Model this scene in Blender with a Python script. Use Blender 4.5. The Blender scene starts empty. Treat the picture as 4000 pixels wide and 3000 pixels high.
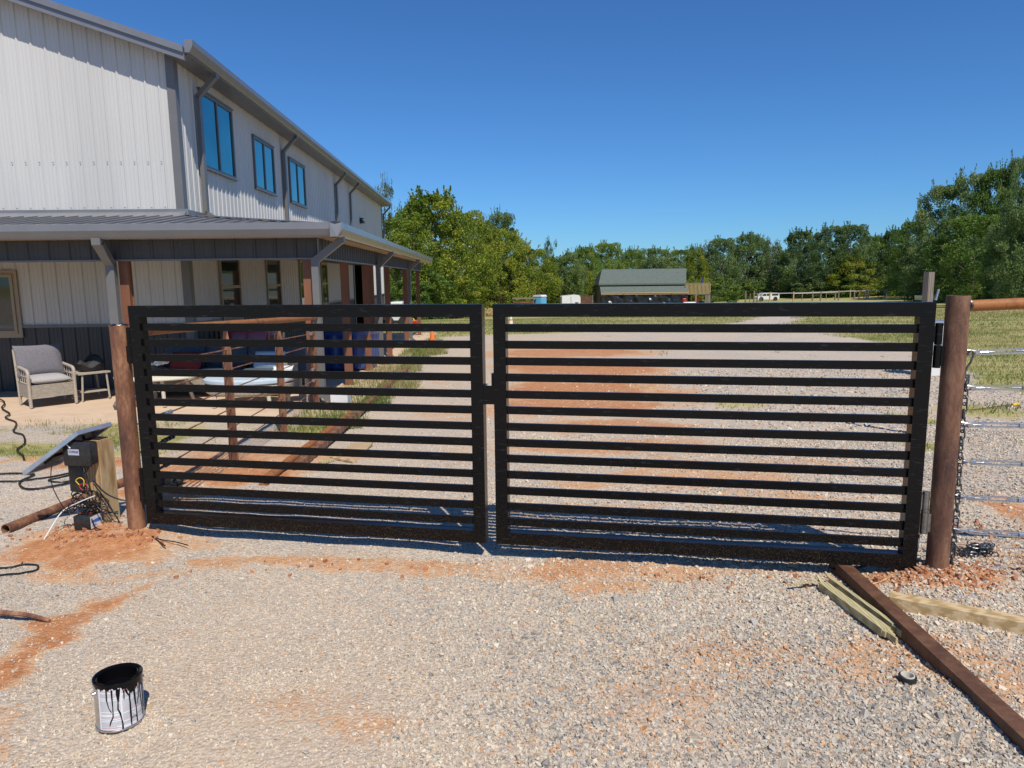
import bpy, math, random
import numpy as np
from mathutils import Vector, Matrix
random.seed(7); rng = np.random.default_rng(7)
sc = bpy.context.scene; COL = sc.collection
R = math.radians
# ------------------------------------------------------------------ camera
F, CX, CY, EYE = 1530., 1106., 829.5, 1.68            # measured on a 2212 x 1659 copy of the photograph
TH = math.atan(229.5/F); RL = 0.0115
_f = Vector((0, math.cos(TH), -math.sin(TH))); _u = Vector((0, math.sin(TH), math.cos(TH))); _r = Vector((1, 0, 0))
CR = math.cos(RL)*_r - math.sin(RL)*_u; CU = math.sin(RL)*_r + math.cos(RL)*_u
CP = Vector((0, 0, EYE))
cam = bpy.data.cameras.new('camera'); camo = bpy.data.objects.new('camera', cam); COL.objects.link(camo)
cam.sensor_width = 36; cam.lens = F/2212*36; cam.clip_start = .05; cam.clip_end = 4000
camo.matrix_world = Matrix(((CR.x, CU.x, -_f.x, CP.x), (CR.y, CU.y, -_f.y, CP.y), (CR.z, CU.z, -_f.z, CP.z), (0, 0, 0, 1)))
sc.camera = camo
def ray(x, y): return _f + (x-CX)/F*CR - (y-CY)/F*CU
def onz(x, y, z=0.): d = ray(x, y); return CP + d*((z-EYE)/d.z)
def ony(x, y, Y): d = ray(x, y); return CP + d*(Y/d.y)
K = 1/1.80831
def fz(x, y, z=0.): return onz(x*K, y*K, z)           # the same from 4000 x 3000 pixels
def fy(x, y, Y): return ony(x*K, y*K, Y)
# ------------------------------------------------------------------ sky, sun, exposure
SUN_EL, SUN_AZ = R(54), R(180-23.2)                    # azimuth clockwise from +Y
w = bpy.data.worlds.new('World'); sc.world = w; w.use_nodes = True
nt = w.node_tree; bg = nt.nodes['Background']
sky = nt.nodes.new('ShaderNodeTexSky'); sky.sky_type = 'NISHITA'; sky.sun_disc = False
sky.sun_elevation = SUN_EL; sky.sun_rotation = SUN_AZ; sky.air_density = 1.0; sky.dust_density = .12; sky.ozone_density = 3.0; sky.altitude = 300
hs = nt.nodes.new('ShaderNodeMix'); hs.data_type = 'RGBA'; hs.blend_type = 'MULTIPLY'; hs.inputs[0].default_value = 1; hs.inputs[7].default_value = (.44, .84, 1.30, 1)
nt.links.new(sky.outputs[0], hs.inputs[6]); nt.links.new(hs.outputs[2], bg.inputs[0]); bg.inputs[1].default_value = .087
sl = bpy.data.lights.new('sun', 'SUN'); sl.energy = 4.7; sl.angle = R(.5); sl.color = (1, .94, .84)
so = bpy.data.objects.new('sun', sl); COL.objects.link(so)
sd = Vector((math.sin(SUN_AZ)*math.cos(SUN_EL), math.cos(SUN_AZ)*math.cos(SUN_EL), math.sin(SUN_EL)))
so.rotation_euler = sd.to_track_quat('Z', 'Y').to_euler(); so.location = sd*60
vs = sc.view_settings; vs.view_transform = 'Standard'; vs.look = 'None'; vs.exposure = 0; vs.gamma = 1; vs.use_curve_mapping = False
sc.render.engine = 'CYCLES'; sc.render.resolution_x = 1024; sc.render.resolution_y = 768
# ------------------------------------------------------------------ materials
def newmat(name):
    m = bpy.data.materials.new(name); m.use_nodes = True
    return m, m.node_tree, m.node_tree.nodes['Principled BSDF']
def node(t, typ, **kw):
    n = t.nodes.new(typ)
    for k, v in kw.items():
        if k in n.inputs: n.inputs[k].default_value = v
        else: setattr(n, k, v)
    return n
def ramp(t, src, stops):
    r = t.nodes.new('ShaderNodeValToRGB'); cr = r.color_ramp
    while len(cr.elements) < len(stops): cr.elements.new(.5)
    for e, (p, c) in zip(cr.elements, stops): e.position = p; e.color = (*c, 1)
    t.links.new(src, r.inputs[0]); return r.outputs[0]
def mixc(t, fac, a, b, blend='MIX'):
    n = t.nodes.new('ShaderNodeMix'); n.data_type = 'RGBA'; n.blend_type = blend
    for s, v in ((0, fac), (6, a), (7, b)):
        if hasattr(v, 'is_linked') or hasattr(v, 'links'): t.links.new(v, n.inputs[s])
        elif s == 0: n.inputs[0].default_value = v
        else: n.inputs[s].default_value = (*v, 1)
    return n.outputs[2]
def math_(t, op, a, b=None):
    n = t.nodes.new('ShaderNodeMath'); n.operation = op
    for i, v in enumerate((a, b)):
        if v is None: continue
        if isinstance(v, (int, float)): n.inputs[i].default_value = v
        else: t.links.new(v, n.inputs[i])
    return n.outputs[0]
def coords(t, scale=(1, 1, 1), kind='Object'):
    tc = t.nodes.new('ShaderNodeTexCoord'); mp = t.nodes.new('ShaderNodeMapping'); mp.inputs['Scale'].default_value = scale
    t.links.new(tc.outputs[kind], mp.inputs[0]); return mp.outputs[0]
def noise(t, vec, scale, detail=4, rough=.6):
    n = node(t, 'ShaderNodeTexNoise', Scale=scale, Detail=detail, Roughness=rough); t.links.new(vec, n.inputs['Vector']); return n.outputs['Fac']
def surf(name, c1, c2=None, scale=8, rough=.5, metal=0., stretch=(1, 1, 1), bump=0., bscale=None, lo=.35, hi=.65, c3=None, coat=0., spec=.5):
    m, t, b = newmat(name)
    v = coords(t, stretch)
    if c2:
        st = [(lo, c1), (hi, c2)] if c3 is None else [(lo, c1), ((lo+hi)/2, c2), (hi, c3)]
        t.links.new(ramp(t, noise(t, v, scale), st), b.inputs['Base Color'])
    else: b.inputs['Base Color'].default_value = (*c1, 1)
    b.inputs['Roughness'].default_value = rough; b.inputs['Metallic'].default_value = metal
    b.inputs['Specular IOR Level'].default_value = spec
    if coat: b.inputs['Coat Weight'].default_value = coat; b.inputs['Coat Roughness'].default_value = .08
    if bump:
        bn = node(t, 'ShaderNodeBump', Strength=bump, Distance=.01); t.links.new(noise(t, v, bscale or scale*3), bn.inputs['Height']); t.links.new(bn.outputs[0], b.inputs['Normal'])
    return m
M = {}
def black_gloss():
    m, t, b = newmat('black_gloss_paint')
    v = coords(t); n1 = noise(t, v, 60, 5); dust = noise(t, v, 240, 3)
    g = node(t, 'ShaderNodeNewGeometry'); sx = t.nodes.new('ShaderNodeSeparateXYZ'); t.links.new(g.outputs['Position'], sx.inputs[0])
    low = t.nodes.new('ShaderNodeMapRange'); low.inputs[1].default_value = .38; low.inputs[2].default_value = .02; t.links.new(sx.outputs[2], low.inputs[0])
    sp = ramp(t, dust, [(.60, (0, 0, 0)), (.68, (1, 1, 1))]); f = math_(t, 'MULTIPLY', low.outputs[0], sp)
    col = mixc(t, f, (.005, .005, .0055), (.16, .10, .055))
    smu = ramp(t, noise(t, coords(t, (3, 3, 14)), 5, 4), [(.60, (0, 0, 0)), (.78, (.022, .023, .026))])
    t.links.new(mixc(t, 1.0, col, smu, 'ADD'), b.inputs['Base Color'])
    t.links.new(ramp(t, n1, [(.3, (.12, .12, .12)), (.8, (.30, .30, .30))]), b.inputs['Roughness']); b.inputs['Specular IOR Level'].default_value = .2
    bn = node(t, 'ShaderNodeBump', Strength=.3, Distance=.004); t.links.new(noise(t, coords(t, (.25, 1, 1)), 45, 4), bn.inputs['Height']); t.links.new(bn.outputs[0], b.inputs['Normal'])
    return m
M['black'] = black_gloss()
M['blackplastic'] = surf('black_plastic', (.012, .012, .013), (.03, .028, .026), 40, .45)
M['wire'] = surf('black_cable', (.012, .012, .012), rough=.4)
def rust(name, a, b_, c, spot=(.16, .12, .10)):
    m, t, b = newmat(name)
    v = coords(t); v2 = coords(t, (1, 1, .3))
    col = ramp(t, noise(t, v2, 7, 9, .78), [(.38, a), (.5, b_), (.62, c)])
    sp = ramp(t, noise(t, v, 60, 4), [(.60, (0, 0, 0)), (.72, (1, 1, 1))])
    t.links.new(mixc(t, math_(t, 'MULTIPLY', sp, .45), col, spot), b.inputs['Base Color'])
    b.inputs['Roughness'].default_value = .62; b.inputs['Specular IOR Level'].default_value = .35
    bn = node(t, 'ShaderNodeBump', Strength=.35, Distance=.003); t.links.new(noise(t, v, 90, 5), bn.inputs['Height']); t.links.new(bn.outputs[0], b.inputs['Normal'])
    return m
M['rust'] = rust('rusted_pipe', (.085, .04, .027), (.20, .088, .047), (.37, .19, .10), (.12, .09, .08))
M['rustbrown'] = rust('brown_pipe', (.075, .036, .026), (.16, .078, .046), (.27, .145, .085), (.26, .21, .17))
M['rustbright'] = rust('orange_rust', (.24, .085, .025), (.36, .14, .04), (.17, .06, .025))
M['rustdark'] = rust('brown_mill_steel', (.075, .036, .022), (.12, .055, .03), (.17, .085, .048), (.24, .16, .11))
M['primer'] = surf('red_oxide_primer', (.175, .068, .034), (.23, .095, .048), 4, .6, stretch=(1, 1, .3))
M['weld'] = surf('weld_bead', (.25, .25, .26), (.05, .05, .05), 60, .35, 1.)
M['steelband'] = surf('bare_steel', (.34, .33, .30), (.22, .2, .18), 30, .38, .8)
M['galv'] = surf('galvanised_steel', (.62, .62, .61), (.45, .45, .45), 30, .28, .9, bump=.1)
M['chain'] = surf('chain_steel', (.20, .205, .21), (.09, .09, .09), 60, .4, .85)
M['white_panel'] = surf('white_ribbed_siding', (.52, .505, .48), (.575, .56, .53), 1.2, .42, stretch=(1, 1, .15), bump=.35, bscale=1.1)
M['grey_trim'] = surf('grey_metal_trim', (.140, .137, .136), (.160, .155, .152), 2, .38)
M['dark_panel'] = surf('charcoal_siding', (.042, .041, .042), (.052, .050, .050), 2, .45)
M['roofmetal'] = surf('grey_roof_metal', (.17, .17, .18), (.20, .20, .21), 2, .33, .15)
M['gutter'] = surf('grey_gutter_metal', (.20, .20, .21), (.225, .22, .23), 3, .25, .2)
M['tan_frame'] = surf('tan_window_frame', (.33, .26, .18), rough=.45)
M['soffit'] = surf('plywood_soffit', (.34, .24, .15), (.46, .34, .22), 6, .7, stretch=(.4, 3, 1))
M['teal_glass'] = surf('teal_reflective_glass', (.035, .29, .30), (.08, .40, .40), .9, .06, 1., bump=.05, bscale=1.2)
M['dark_glass'] = surf('dark_window_glass', (.012, .016, .014), (.03, .04, .032), 1.1, .03, spec=.9)
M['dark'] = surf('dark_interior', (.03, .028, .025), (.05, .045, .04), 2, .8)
M['concrete'] = surf('tan_concrete', (.56, .405, .27), (.64, .48, .34), 1.6, .8, bump=.12, bscale=60, c3=(.60, .44, .30))
M['white_paint'] = surf('white_paint', (.74, .74, .72), (.66, .66, .63), 3, .35)
M['red_paint'] = surf('red_paint', (.42, .018, .015), rough=.25, coat=.5)
M['blue_plastic'] = surf('blue_ribbed_plastic', (.02, .055, .20), (.028, .07, .24), 3, .35)
M['lightblue'] = surf('sky_blue_plastic', (.12, .42, .66), rough=.4)
M['orange'] = surf('orange_plastic', (.80, .19, .03), rough=.45)
M['navy'] = surf('navy_fabric', (.015, .025, .12), rough=.8)
M['rubber'] = surf('black_rubber', (.02, .02, .02), rough=.7)
M['tarp'] = surf('black_plastic_sheeting', (.010, .011, .013), (.02, .021, .025), 1.5, .25, bump=1., bscale=1.2)
M['shingle'] = surf('grey_green_shingles', (.085, .108, .090), (.128, .152, .128), 2.2, .85, stretch=(1, 1, 6), c3=(.10, .122, .102))
M['card'] = surf('brown_cardboard', (.42, .29, .16), (.48, .34, .2), 5, .8)
M['cream'] = surf('cream_table_top', (.68, .64, .52), (.72, .68, .56), 3, .4)
M['cushion'] = surf('pale_grey_cushion', (.36, .345, .345), (.42, .40, .395), 40, .9, bump=.2, bscale=250)
M['backcushion'] = surf('grey_back_cushion', (.15, .14, .155), (.19, .18, .195), 40, .9, bump=.2, bscale=250)
M['bluecushion'] = surf('pale_blue_cushion', (.42, .49, .56), (.47, .54, .60), 20, .85)
M['darkcushion'] = surf('slate_cushion', (.05, .065, .085), (.07, .085, .11), 20, .9)
M['redcushion'] = surf('red_cushion', (.19, .022, .018), rough=.9)
M['beige_leg'] = surf('beige_leg', (.50, .44, .34), rough=.5)
M['taupe'] = surf('weathered_wicker_frame', (.36, .30, .23), (.46, .40, .32), 60, .7)
M['yellow'] = surf('yellow_plastic', (.75, .5, .03), rough=.5)
M['redwire'] = surf('red_wire', (.5, .03, .02), rough=.5)
M['whitetie'] = surf('white_cable_tie', (.75, .75, .72), rough=.4)
M['aluminium'] = surf('aluminium_frame', (.62, .64, .68), (.5, .52, .56), 12, .32, .8)
M['panelback'] = surf('panel_backsheet', (.34, .31, .29), (.28, .25, .23), 8, .6)
M['solarcell'] = surf('solar_cells', (.01, .015, .05), rough=.1)
M['wetpaint'] = surf('wet_black_paint', (.004, .004, .005), rough=.08, spec=.25)
M['blue_label'] = surf('blue_print', (.03, .16, .55), rough=.4)
M['print_grey'] = surf('grey_print', (.30, .30, .31), rough=.5)
M['print_red'] = surf('red_print', (.55, .16, .15), rough=.5)
M['label_white'] = surf('white_label', (.74, .73, .74), rough=.45)
M['textblue'] = surf('dark_blue_lettering', (.03, .04, .25), rough=.4)
M['silverlabel'] = surf('silver_label', (.5, .52, .6), rough=.3, metal=.3)
def wood(name, a, b_, c, axis=(1, 1, 8), sc_=9):
    m, t, b = newmat(name)
    v = coords(t, axis)
    wv = node(t, 'ShaderNodeTexWave', Scale=sc_, Distortion=6., Detail=3.); wv.inputs['Detail Scale'].default_value = 1.5; t.links.new(v, wv.inputs[0])
    c1 = ramp(t, wv.outputs['Fac'], [(.1, a), (.6, b_), (.95, c)])
    c2 = ramp(t, noise(t, v, 14, 6, .7), [(.3, (.72, .70, .66)), (.7, (1, 1, 1))])
    t.links.new(mixc(t, 1., c1, c2, 'MULTIPLY'), b.inputs['Base Color']); b.inputs['Roughness'].default_value = .75
    bn = node(t, 'ShaderNodeBump', Strength=.3, Distance=.003); t.links.new(noise(t, v, 30, 4), bn.inputs['Height']); t.links.new(bn.outputs[0], b.inputs['Normal'])
    return m
M['treated'] = wood('treated_pine', (.38, .22, .09), (.52, .34, .165), (.58, .41, .22), (5, 5, .9), 2.2)
M['greywood'] = wood('weathered_grey_wood', (.17, .14, .11), (.25, .21, .165), (.31, .265, .21), (4, 4, .5), 3)
M['greenwood'] = wood('green_tinged_lumber', (.40, .35, .17), (.56, .48, .26), (.62, .54, .32), (6, 1, 6), 3)
M['lumber'] = wood('tan_lumber', (.46, .32, .15), (.62, .45, .24), (.68, .51, .30), (1, 6, 6), 3)
M['palewood'] = wood('sunbleached_wood', (.52, .48, .42), (.60, .56, .50), (.66, .62, .56), (4, 4, 4), 3)
def wicker():
    m, t, b = newmat('woven_wicker'); v = coords(t)
    br = node(t, 'ShaderNodeTexBrick', Scale=1.); br.inputs['Scale'].default_value = 30; br.inputs['Mortar Size'].default_value = .03
    br.inputs['Color1'].default_value = (.50, .45, .36, 1); br.inputs['Color2'].default_value = (.36, .31, .24, 1); br.inputs['Mortar'].default_value = (.10, .08, .06, 1)
    br.inputs['Brick Width'].default_value = .9; br.inputs['Row Height'].default_value = .38
    tc = t.nodes.new('ShaderNodeTexCoord'); sp = t.nodes.new('ShaderNodeSeparateXYZ'); cb = t.nodes.new('ShaderNodeCombineXYZ')
    t.links.new(tc.outputs['Object'], sp.inputs[0]); t.links.new(math_(t, 'ADD', sp.outputs[0], sp.outputs[1]), cb.inputs[0]); t.links.new(sp.outputs[2], cb.inputs[1])
    t.links.new(cb.outputs[0], br.inputs['Vector']); t.links.new(br.outputs['Color'], b.inputs['Base Color']); b.inputs['Roughness'].default_value = .7
    bn = node(t, 'ShaderNodeBump', Strength=.8, Distance=.006, invert=True); t.links.new(br.outputs['Fac'], bn.inputs['Height']); t.links.new(bn.outputs[0], b.inputs['Normal'])
    return m
M['wicker'] = wicker()
def foliage(name, stops, trans=.35):
    m, t, b = newmat(name)
    at = node(t, 'ShaderNodeAttribute', attribute_name='tint'); oi = t.nodes.new('ShaderNodeObjectInfo')
    f = math_(t, 'ADD', at.outputs['Fac'], math_(t, 'MULTIPLY', math_(t, 'SUBTRACT', oi.outputs['Random'], .5), .25))
    col = ramp(t, f, stops); t.links.new(col, b.inputs['Base Color']); b.inputs['Roughness'].default_value = .55; b.inputs['Specular IOR Level'].default_value = .3
    tr = t.nodes.new('ShaderNodeBsdfTranslucent'); t.links.new(col, tr.inputs[0]); mx = node(t, 'ShaderNodeMixShader'); mx.inputs[0].default_value = trans
    t.links.new(b.outputs[0], mx.inputs[1]); t.links.new(tr.outputs[0], mx.inputs[2]); t.links.new(mx.outputs[0], t.nodes['Material Output'].inputs[0])
    return m
M['fol_yellow'] = foliage('yellowing_leaves', [(.1, (.075, .13, .015)), (.45, (.21, .28, .03)), (.8, (.42, .42, .05)), (1., (.50, .34, .06))])
M['fol_mid'] = foliage('mid_green_leaves', [(.1, (.06, .125, .026)), (.5, (.16, .26, .045)), (.9, (.33, .38, .075))])
M['fol_dark'] = foliage('dark_green_leaves', [(.1, (.055, .105, .032)), (.5, (.15, .23, .07)), (.95, (.30, .36, .12))])
M['fol_pale'] = foliage('pale_grey_green_leaves', [(.1, (.07, .10, .05)), (.6, (.14, .18, .09)), (.95, (.24, .27, .15))])
M['fol_rust'] = foliage('russet_leaves', [(.1, (.07, .07, .02)), (.5, (.15, .11, .035)), (.95, (.26, .12, .05))])
M['bark'] = surf('grey_brown_bark', (.09, .07, .055), (.15, .12, .10), 12, .9, stretch=(1, 1, .3), bump=.5)
M['grassblade'] = foliage('grass_blades', [(.1, (.09, .13, .025)), (.45, (.16, .20, .045)), (.8, (.30, .27, .10)), (1., (.40, .34, .17))], .2)
def stone_mat():
    m, t, b = newmat('crushed_stone'); at = node(t, 'ShaderNodeAttribute', attribute_name='tint')
    col = ramp(t, at.outputs['Fac'], [(0., (.25, .235, .215)), (.16, (.37, .35, .322)), (.42, (.47, .435, .385)), (.66, (.54, .47, .375)), (.86, (.66, .595, .49)), (.93, (.56, .37, .22)), (1., (.49, .255, .125))])
    n = ramp(t, noise(t, coords(t), 220, 3), [(.3, (.88, .85, .80)), (.7, (1.16, 1.12, 1.06))])
    t.links.new(mixc(t, 1., col, n, 'MULTIPLY'), b.inputs['Base Color']); b.inputs['Roughness'].default_value = .75
    return m
M['stone'] = stone_mat()
def ground_mat():
    m, t, b = newmat('gravel_dirt_grass'); v = coords(t)
    def att(n): return node(t, 'ShaderNodeAttribute', attribute_name=n).outputs['Fac']
    def vor(s, rnd=1.):
        n = node(t, 'ShaderNodeTexVoronoi', Scale=s, Randomness=rnd); t.links.new(v, n.inputs['Vector']); return n
    v1, v2, v3 = vor(62), vor(125), vor(26)
    def cellv(n):
        s = t.nodes.new('ShaderNodeSeparateColor'); t.links.new(n.outputs['Color'], s.inputs[0]); return s.outputs[0]
    st = [(0., (.29, .275, .26)), (.3, (.44, .42, .39)), (.6, (.54, .50, .445)), (.85, (.67, .62, .54)), (1., (.54, .34, .20))]
    g1 = ramp(t, cellv(v1), st); g2 = ramp(t, cellv(v2), st)
    gr = mixc(t, .45, g1, g2)
    gap = ramp(t, v1.outputs['Distance'], [(.35, (1, 1, 1)), (.75, (.80, .75, .70))])
    gr = mixc(t, 1., gr, gap, 'MULTIPLY')
    big = ramp(t, noise(t, v, .9, 6, .65), [(.35, (1.0, .98, .95)), (.65, (1.16, 1.05, .92))])
    gr = mixc(t, 1., gr, big, 'MULTIPLY')
    dustf = math_(t, 'MULTIPLY', att('dust'), ramp(t, noise(t, v, 9, 6, .7), [(.3, (.35, .35, .35)), (.6, (1, 1, 1))]))
    gr = mixc(t, math_(t, 'MULTIPLY', dustf, .8), gr, (.55, .415, .285))
    dn = noise(t, v, 3.2, 8, .7); dn2 = noise(t, v, 26, 6, .7)
    dn0 = noise(t, coords(t, (.35, 1.1, 1)), 1.7, 7, .7)
    dsum = math_(t, 'ADD', att('dirt'), math_(t, 'ADD', math_(t, 'MULTIPLY', math_(t, 'SUBTRACT', dn0, .5), 1.9), math_(t, 'ADD', math_(t, 'MULTIPLY', math_(t, 'SUBTRACT', dn, .5), .7), math_(t, 'MULTIPLY', math_(t, 'SUBTRACT', dn2, .5), 1.3))))
    dfac = ramp(t, dsum, [(.38, (0, 0, 0)), (.72, (1, 1, 1))])
    dn3 = noise(t, v, 14, 8, .75)
    deep = ramp(t, dn3, [(.3, (.34, .13, .05)), (.5, (.48, .215, .095)), (.72, (.57, .32, .17))])
    pale = ramp(t, dn3, [(.3, (.47, .235, .11)), (.5, (.56, .33, .18)), (.7, (.62, .43, .27))])
    dirt = mixc(t, ramp(t, att('dirt'), [(.72, (0, 0, 0)), (.98, (1, 1, 1))]), pale, deep)
    speck = ramp(t, cellv(v3), [(.90, (0, 0, 0)), (.93, (1, 1, 1))])
    spv = ramp(t, v3.outputs['Distance'], [(.22, (1, 1, 1)), (.28, (0, 0, 0))])
    dirt = mixc(t, math_(t, 'MULTIPLY', speck, spv), dirt, (.46, .42, .36))
    base = mixc(t, dfac, gr, dirt)
    gn = noise(t, v, 1.3, 8, .75); gn2 = noise(t, v, 18, 6, .7)
    gsum = math_(t, 'ADD', att('grass'), math_(t, 'ADD', math_(t, 'MULTIPLY', math_(t, 'SUBTRACT', gn, .5), 1.1), math_(t, 'MULTIPLY', math_(t, 'SUBTRACT', gn2, .5), .7)))
    gfac = ramp(t, gsum, [(.42, (0, 0, 0)), (.62, (1, 1, 1))])
    gstr = coords(t, (.35, 1, 1)); gcol = noise(t, gstr, .55, 8, .72)
    gmix = math_(t, 'ADD', math_(t, 'MULTIPLY', gcol, .6), math_(t, 'MULTIPLY', noise(t, gstr, 22, 6, .75), .4))
    grass = ramp(t, gmix, [(.34, (.12, .155, .035)), (.44, (.22, .225, .06)), (.52, (.40, .345, .14)), (.63, (.54, .45, .225))])
    base = mixc(t, gfac, base, grass)
    t.links.new(base, b.inputs['Base Color']); b.inputs['Roughness'].default_value = .9; b.inputs['Specular IOR Level'].default_value = .2
    hgt = math_(t, 'SUBTRACT', math_(t, 'MULTIPLY', dn2, .6), math_(t, 'MULTIPLY', v1.outputs['Distance'], .5))
    bn = node(t, 'ShaderNodeBump', Strength=.85, Distance=.014); t.links.new(hgt, bn.inputs['Height']); t.links.new(bn.outputs[0], b.inputs['Normal'])
    return m
M['ground'] = ground_mat()
# ------------------------------------------------------------------ mesh helpers
class MB:
    def __init__(s): s.v = []; s.f = []
    def add(s, vs_, fs): o = len(s.v); s.v += [tuple(p) for p in vs_]; s.f += [tuple(i+o for i in f) for f in fs]; return s
    def hexa(s, p): return s.add(p, [(0, 3, 2, 1), (4, 5, 6, 7), (0, 1, 5, 4), (1, 2, 6, 5), (2, 3, 7, 6), (3, 0, 4, 7)])
    def box(s, x0, x1, y0, y1, z0, z1): return s.hexa([(x0, y0, z0), (x1, y0, z0), (x1, y1, z0), (x0, y1, z0), (x0, y0, z1), (x1, y0, z1), (x1, y1, z1), (x0, y1, z1)])
    def beam(s, a, b, w, h, up=(0, 0, 1)):            # w across, h along up
        a, b = Vector(a), Vector(b); d = (b-a).normalized(); up = Vector(up)
        x = d.cross(up).normalized(); y = x.cross(d).normalized(); x *= w/2; y *= h/2
        return s.hexa([a-x-y, a+x-y, b+x-y, b-x-y, a-x+y, a+x+y, b+x+y, b-x+y])
    def bbox(s, x0, x1, y0, y1, z0, z1, r=.02):       # box with softly rounded edges (three shells)
        q = []
        for z, i in ((z0, r), (z0+r*.35, r*.35), (z0+r, 0), (z1-r, 0), (z1-r*.35, r*.35), (z1, r)):
            for cx, cy, sx, sy in ((x1, y1, -1, -1), (x0, y1, 1, -1), (x0, y0, 1, 1), (x1, y0, -1, 1)):
                pts = [(cx+sx*i, cy+sy*(i+r)), (cx+sx*(i+r*.3), cy+sy*(i+r*.3)), (cx+sx*(i+r), cy+sy*i)]
                if sx*sy < 0: pts.reverse()
                q += [(*p, z) for p in pts]
        fs = [tuple(reversed(range(12))), tuple(range(60, 72))]
        for k in range(5):
            for j in range(12): fs.append((k*12+j, k*12+(j+1) % 12, k*12+12+(j+1) % 12, k*12+12+j))
        return s.add(q, fs)
    def tube(s, pts, r, n=8, cap=True, r2=None, hollow=False):
        pts = [Vector(p) for p in pts]; N = len(pts); rings = []
        d = (pts[1]-pts[0]).normalized(); up = Vector((0, 0, 1)) if abs(d.z) < .9 else Vector((0, 1, 0)); x = d.cross(up).normalized()
        for i, p in enumerate(pts):
            d = (pts[min(i+1, N-1)]-pts[max(i-1, 0)]).normalized(); x = (x-d*x.dot(d)).normalized(); y = d.cross(x)
            rr = r if r2 is None else r+(r2-r)*i/(N-1)
            rings.append([p+(x*math.cos(a)+y*math.sin(a))*rr for a in [2*math.pi*k/n for k in range(n)]])
        q = [v for g in rings for v in g]; fs = []
        for i in range(N-1):
            for k in range(n): fs.append((i*n+k, i*n+(k+1) % n, (i+1)*n+(k+1) % n, (i+1)*n+k))
        if hollow:
            for end, base in ((0, 0), (N-1, (N-1)*n)):
                c = pts[end]; o = len(q); dd = (pts[1]-pts[0]).normalized()*(.3 if end == 0 else -.3)
                q += [c+(v-c)*.86 for v in rings[end]]; q += [c+(v-c)*.86+dd for v in rings[end]]
                for k in range(n): fs.append((base+k, base+(k+1) % n, o+(k+1) % n, o+k)); fs.append((o+k, o+(k+1) % n, o+n+(k+1) % n, o+n+k))
        elif cap: fs += [tuple(reversed(range(n))), tuple((N-1)*n+k for k in range(n))]
        return s.add(q, fs)
    def lathe(s, c, prof, n=24):
        q = []; fs = []; c = Vector(c)
        for r, z in prof: q += [c+Vector((r*math.cos(2*math.pi*k/n), r*math.sin(2*math.pi*k/n), z)) for k in range(n)]
        for i in range(len(prof)-1):
            for k in range(n): fs.append((i*n+k, i*n+(k+1) % n, (i+1)*n+(k+1) % n, (i+1)*n+k))
        fs += [tuple(reversed(range(n))), tuple((len(prof)-1)*n+k for k in range(n))]
        return s.add(q, fs)
    def prism(s, poly, fn, t0, t1):                   # poly of 2D points swept: fn(a, b, t) -> point
        n = len(poly); q = [fn(a, b, t0) for a, b in poly]+[fn(a, b, t1) for a, b in poly]
        return s.add(q, [tuple(reversed(range(n))), tuple(range(n, 2*n))]+[(k, (k+1) % n, n+(k+1) % n, n+k) for k in range(n)])
    def cushion(s, x0, x1, y0, y1, z0, z1, n=8, puff=.5, ear=False):
        q = []; fs = []
        for side in (1, -1):
            for i in range(n+1):
                for j in range(n+1):
                    a, c = 2*i/n-1, 2*j/n-1; e = max(0, (1-a**6))*max(0, (1-c**6)); h = (.22+.78*e**.5)*(1-puff*.25*(a*a+c*c)) if ear or puff <= .5 else (e**.5)*(1-puff*.25*(a*a+c*c))
                    ea, ec = (.07*(1-a*a), .07*(1-c*c)) if ear else (.04*a*a, .04*c*c); q.append(((x0+x1)/2+a*(x1-x0)/2*(1-ec), (y0+y1)/2+c*(y1-y0)/2*(1-ea), (z0+z1)/2+side*h*(z1-z0)/2))
        m = (n+1)**2
        for i in range(n):
            for j in range(n):
                k = i*(n+1)+j; fs.append((k, k+n+1, k+n+2, k+1)); fs.append((m+k, m+k+1, m+k+n+2, m+k+n+1))
        rim = [i*(n+1) for i in range(n)]+[n*(n+1)+j for j in range(n)]+[i*(n+1)+n for i in range(n, 0, -1)]+[j for j in range(n, 0, -1)]
        for i in range(len(rim)): a, c = rim[i], rim[(i+1) % len(rim)]; fs.append((a, c, m+c, m+a)[::-1])
        return s.add(q, fs)
    def xf(s, mat): s.v = [tuple(mat @ Vector(p)) for p in s.v]; return s
    def build(s, name, mat, parent=None, smooth=False, at=None):
        me = bpy.data.meshes.new(name); at = Vector(at) if at is not None else Vector()
        me.from_pydata([tuple(Vector(p)-at) for p in s.v], [], s.f); me.materials.append(M[mat] if isinstance(mat, str) else mat)
        if smooth: me.polygons.foreach_set('use_smooth', [True]*len(me.polygons)); me.set_sharp_from_angle(angle=R(35))
        me.update(); o = bpy.data.objects.new(name, me); COL.objects.link(o); o.location = at
        if parent: o.parent = parent
        return o
def tag(o, label=None, cat=None, group=None, kind=None):
    for k, v in (('label', label), ('category', cat), ('group', group), ('kind', kind)):
        if v: o[k] = v
    return o
def thing(name, label, cat, loc=(0, 0, 0), rz=0, group=None):
    o = bpy.data.objects.new(name, None); COL.objects.link(o); o.location = loc; o.rotation_euler = (0, 0, rz); o.empty_display_size = .1
    return tag(o, label, cat, group)
def single(mb, name, mat, label, cat, at, smooth=False, group=None): return tag(mb.build(name, mat, smooth=smooth, at=at), label, cat, group)
def rel(o): return Matrix.Translation(-Vector(o.location))
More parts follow.
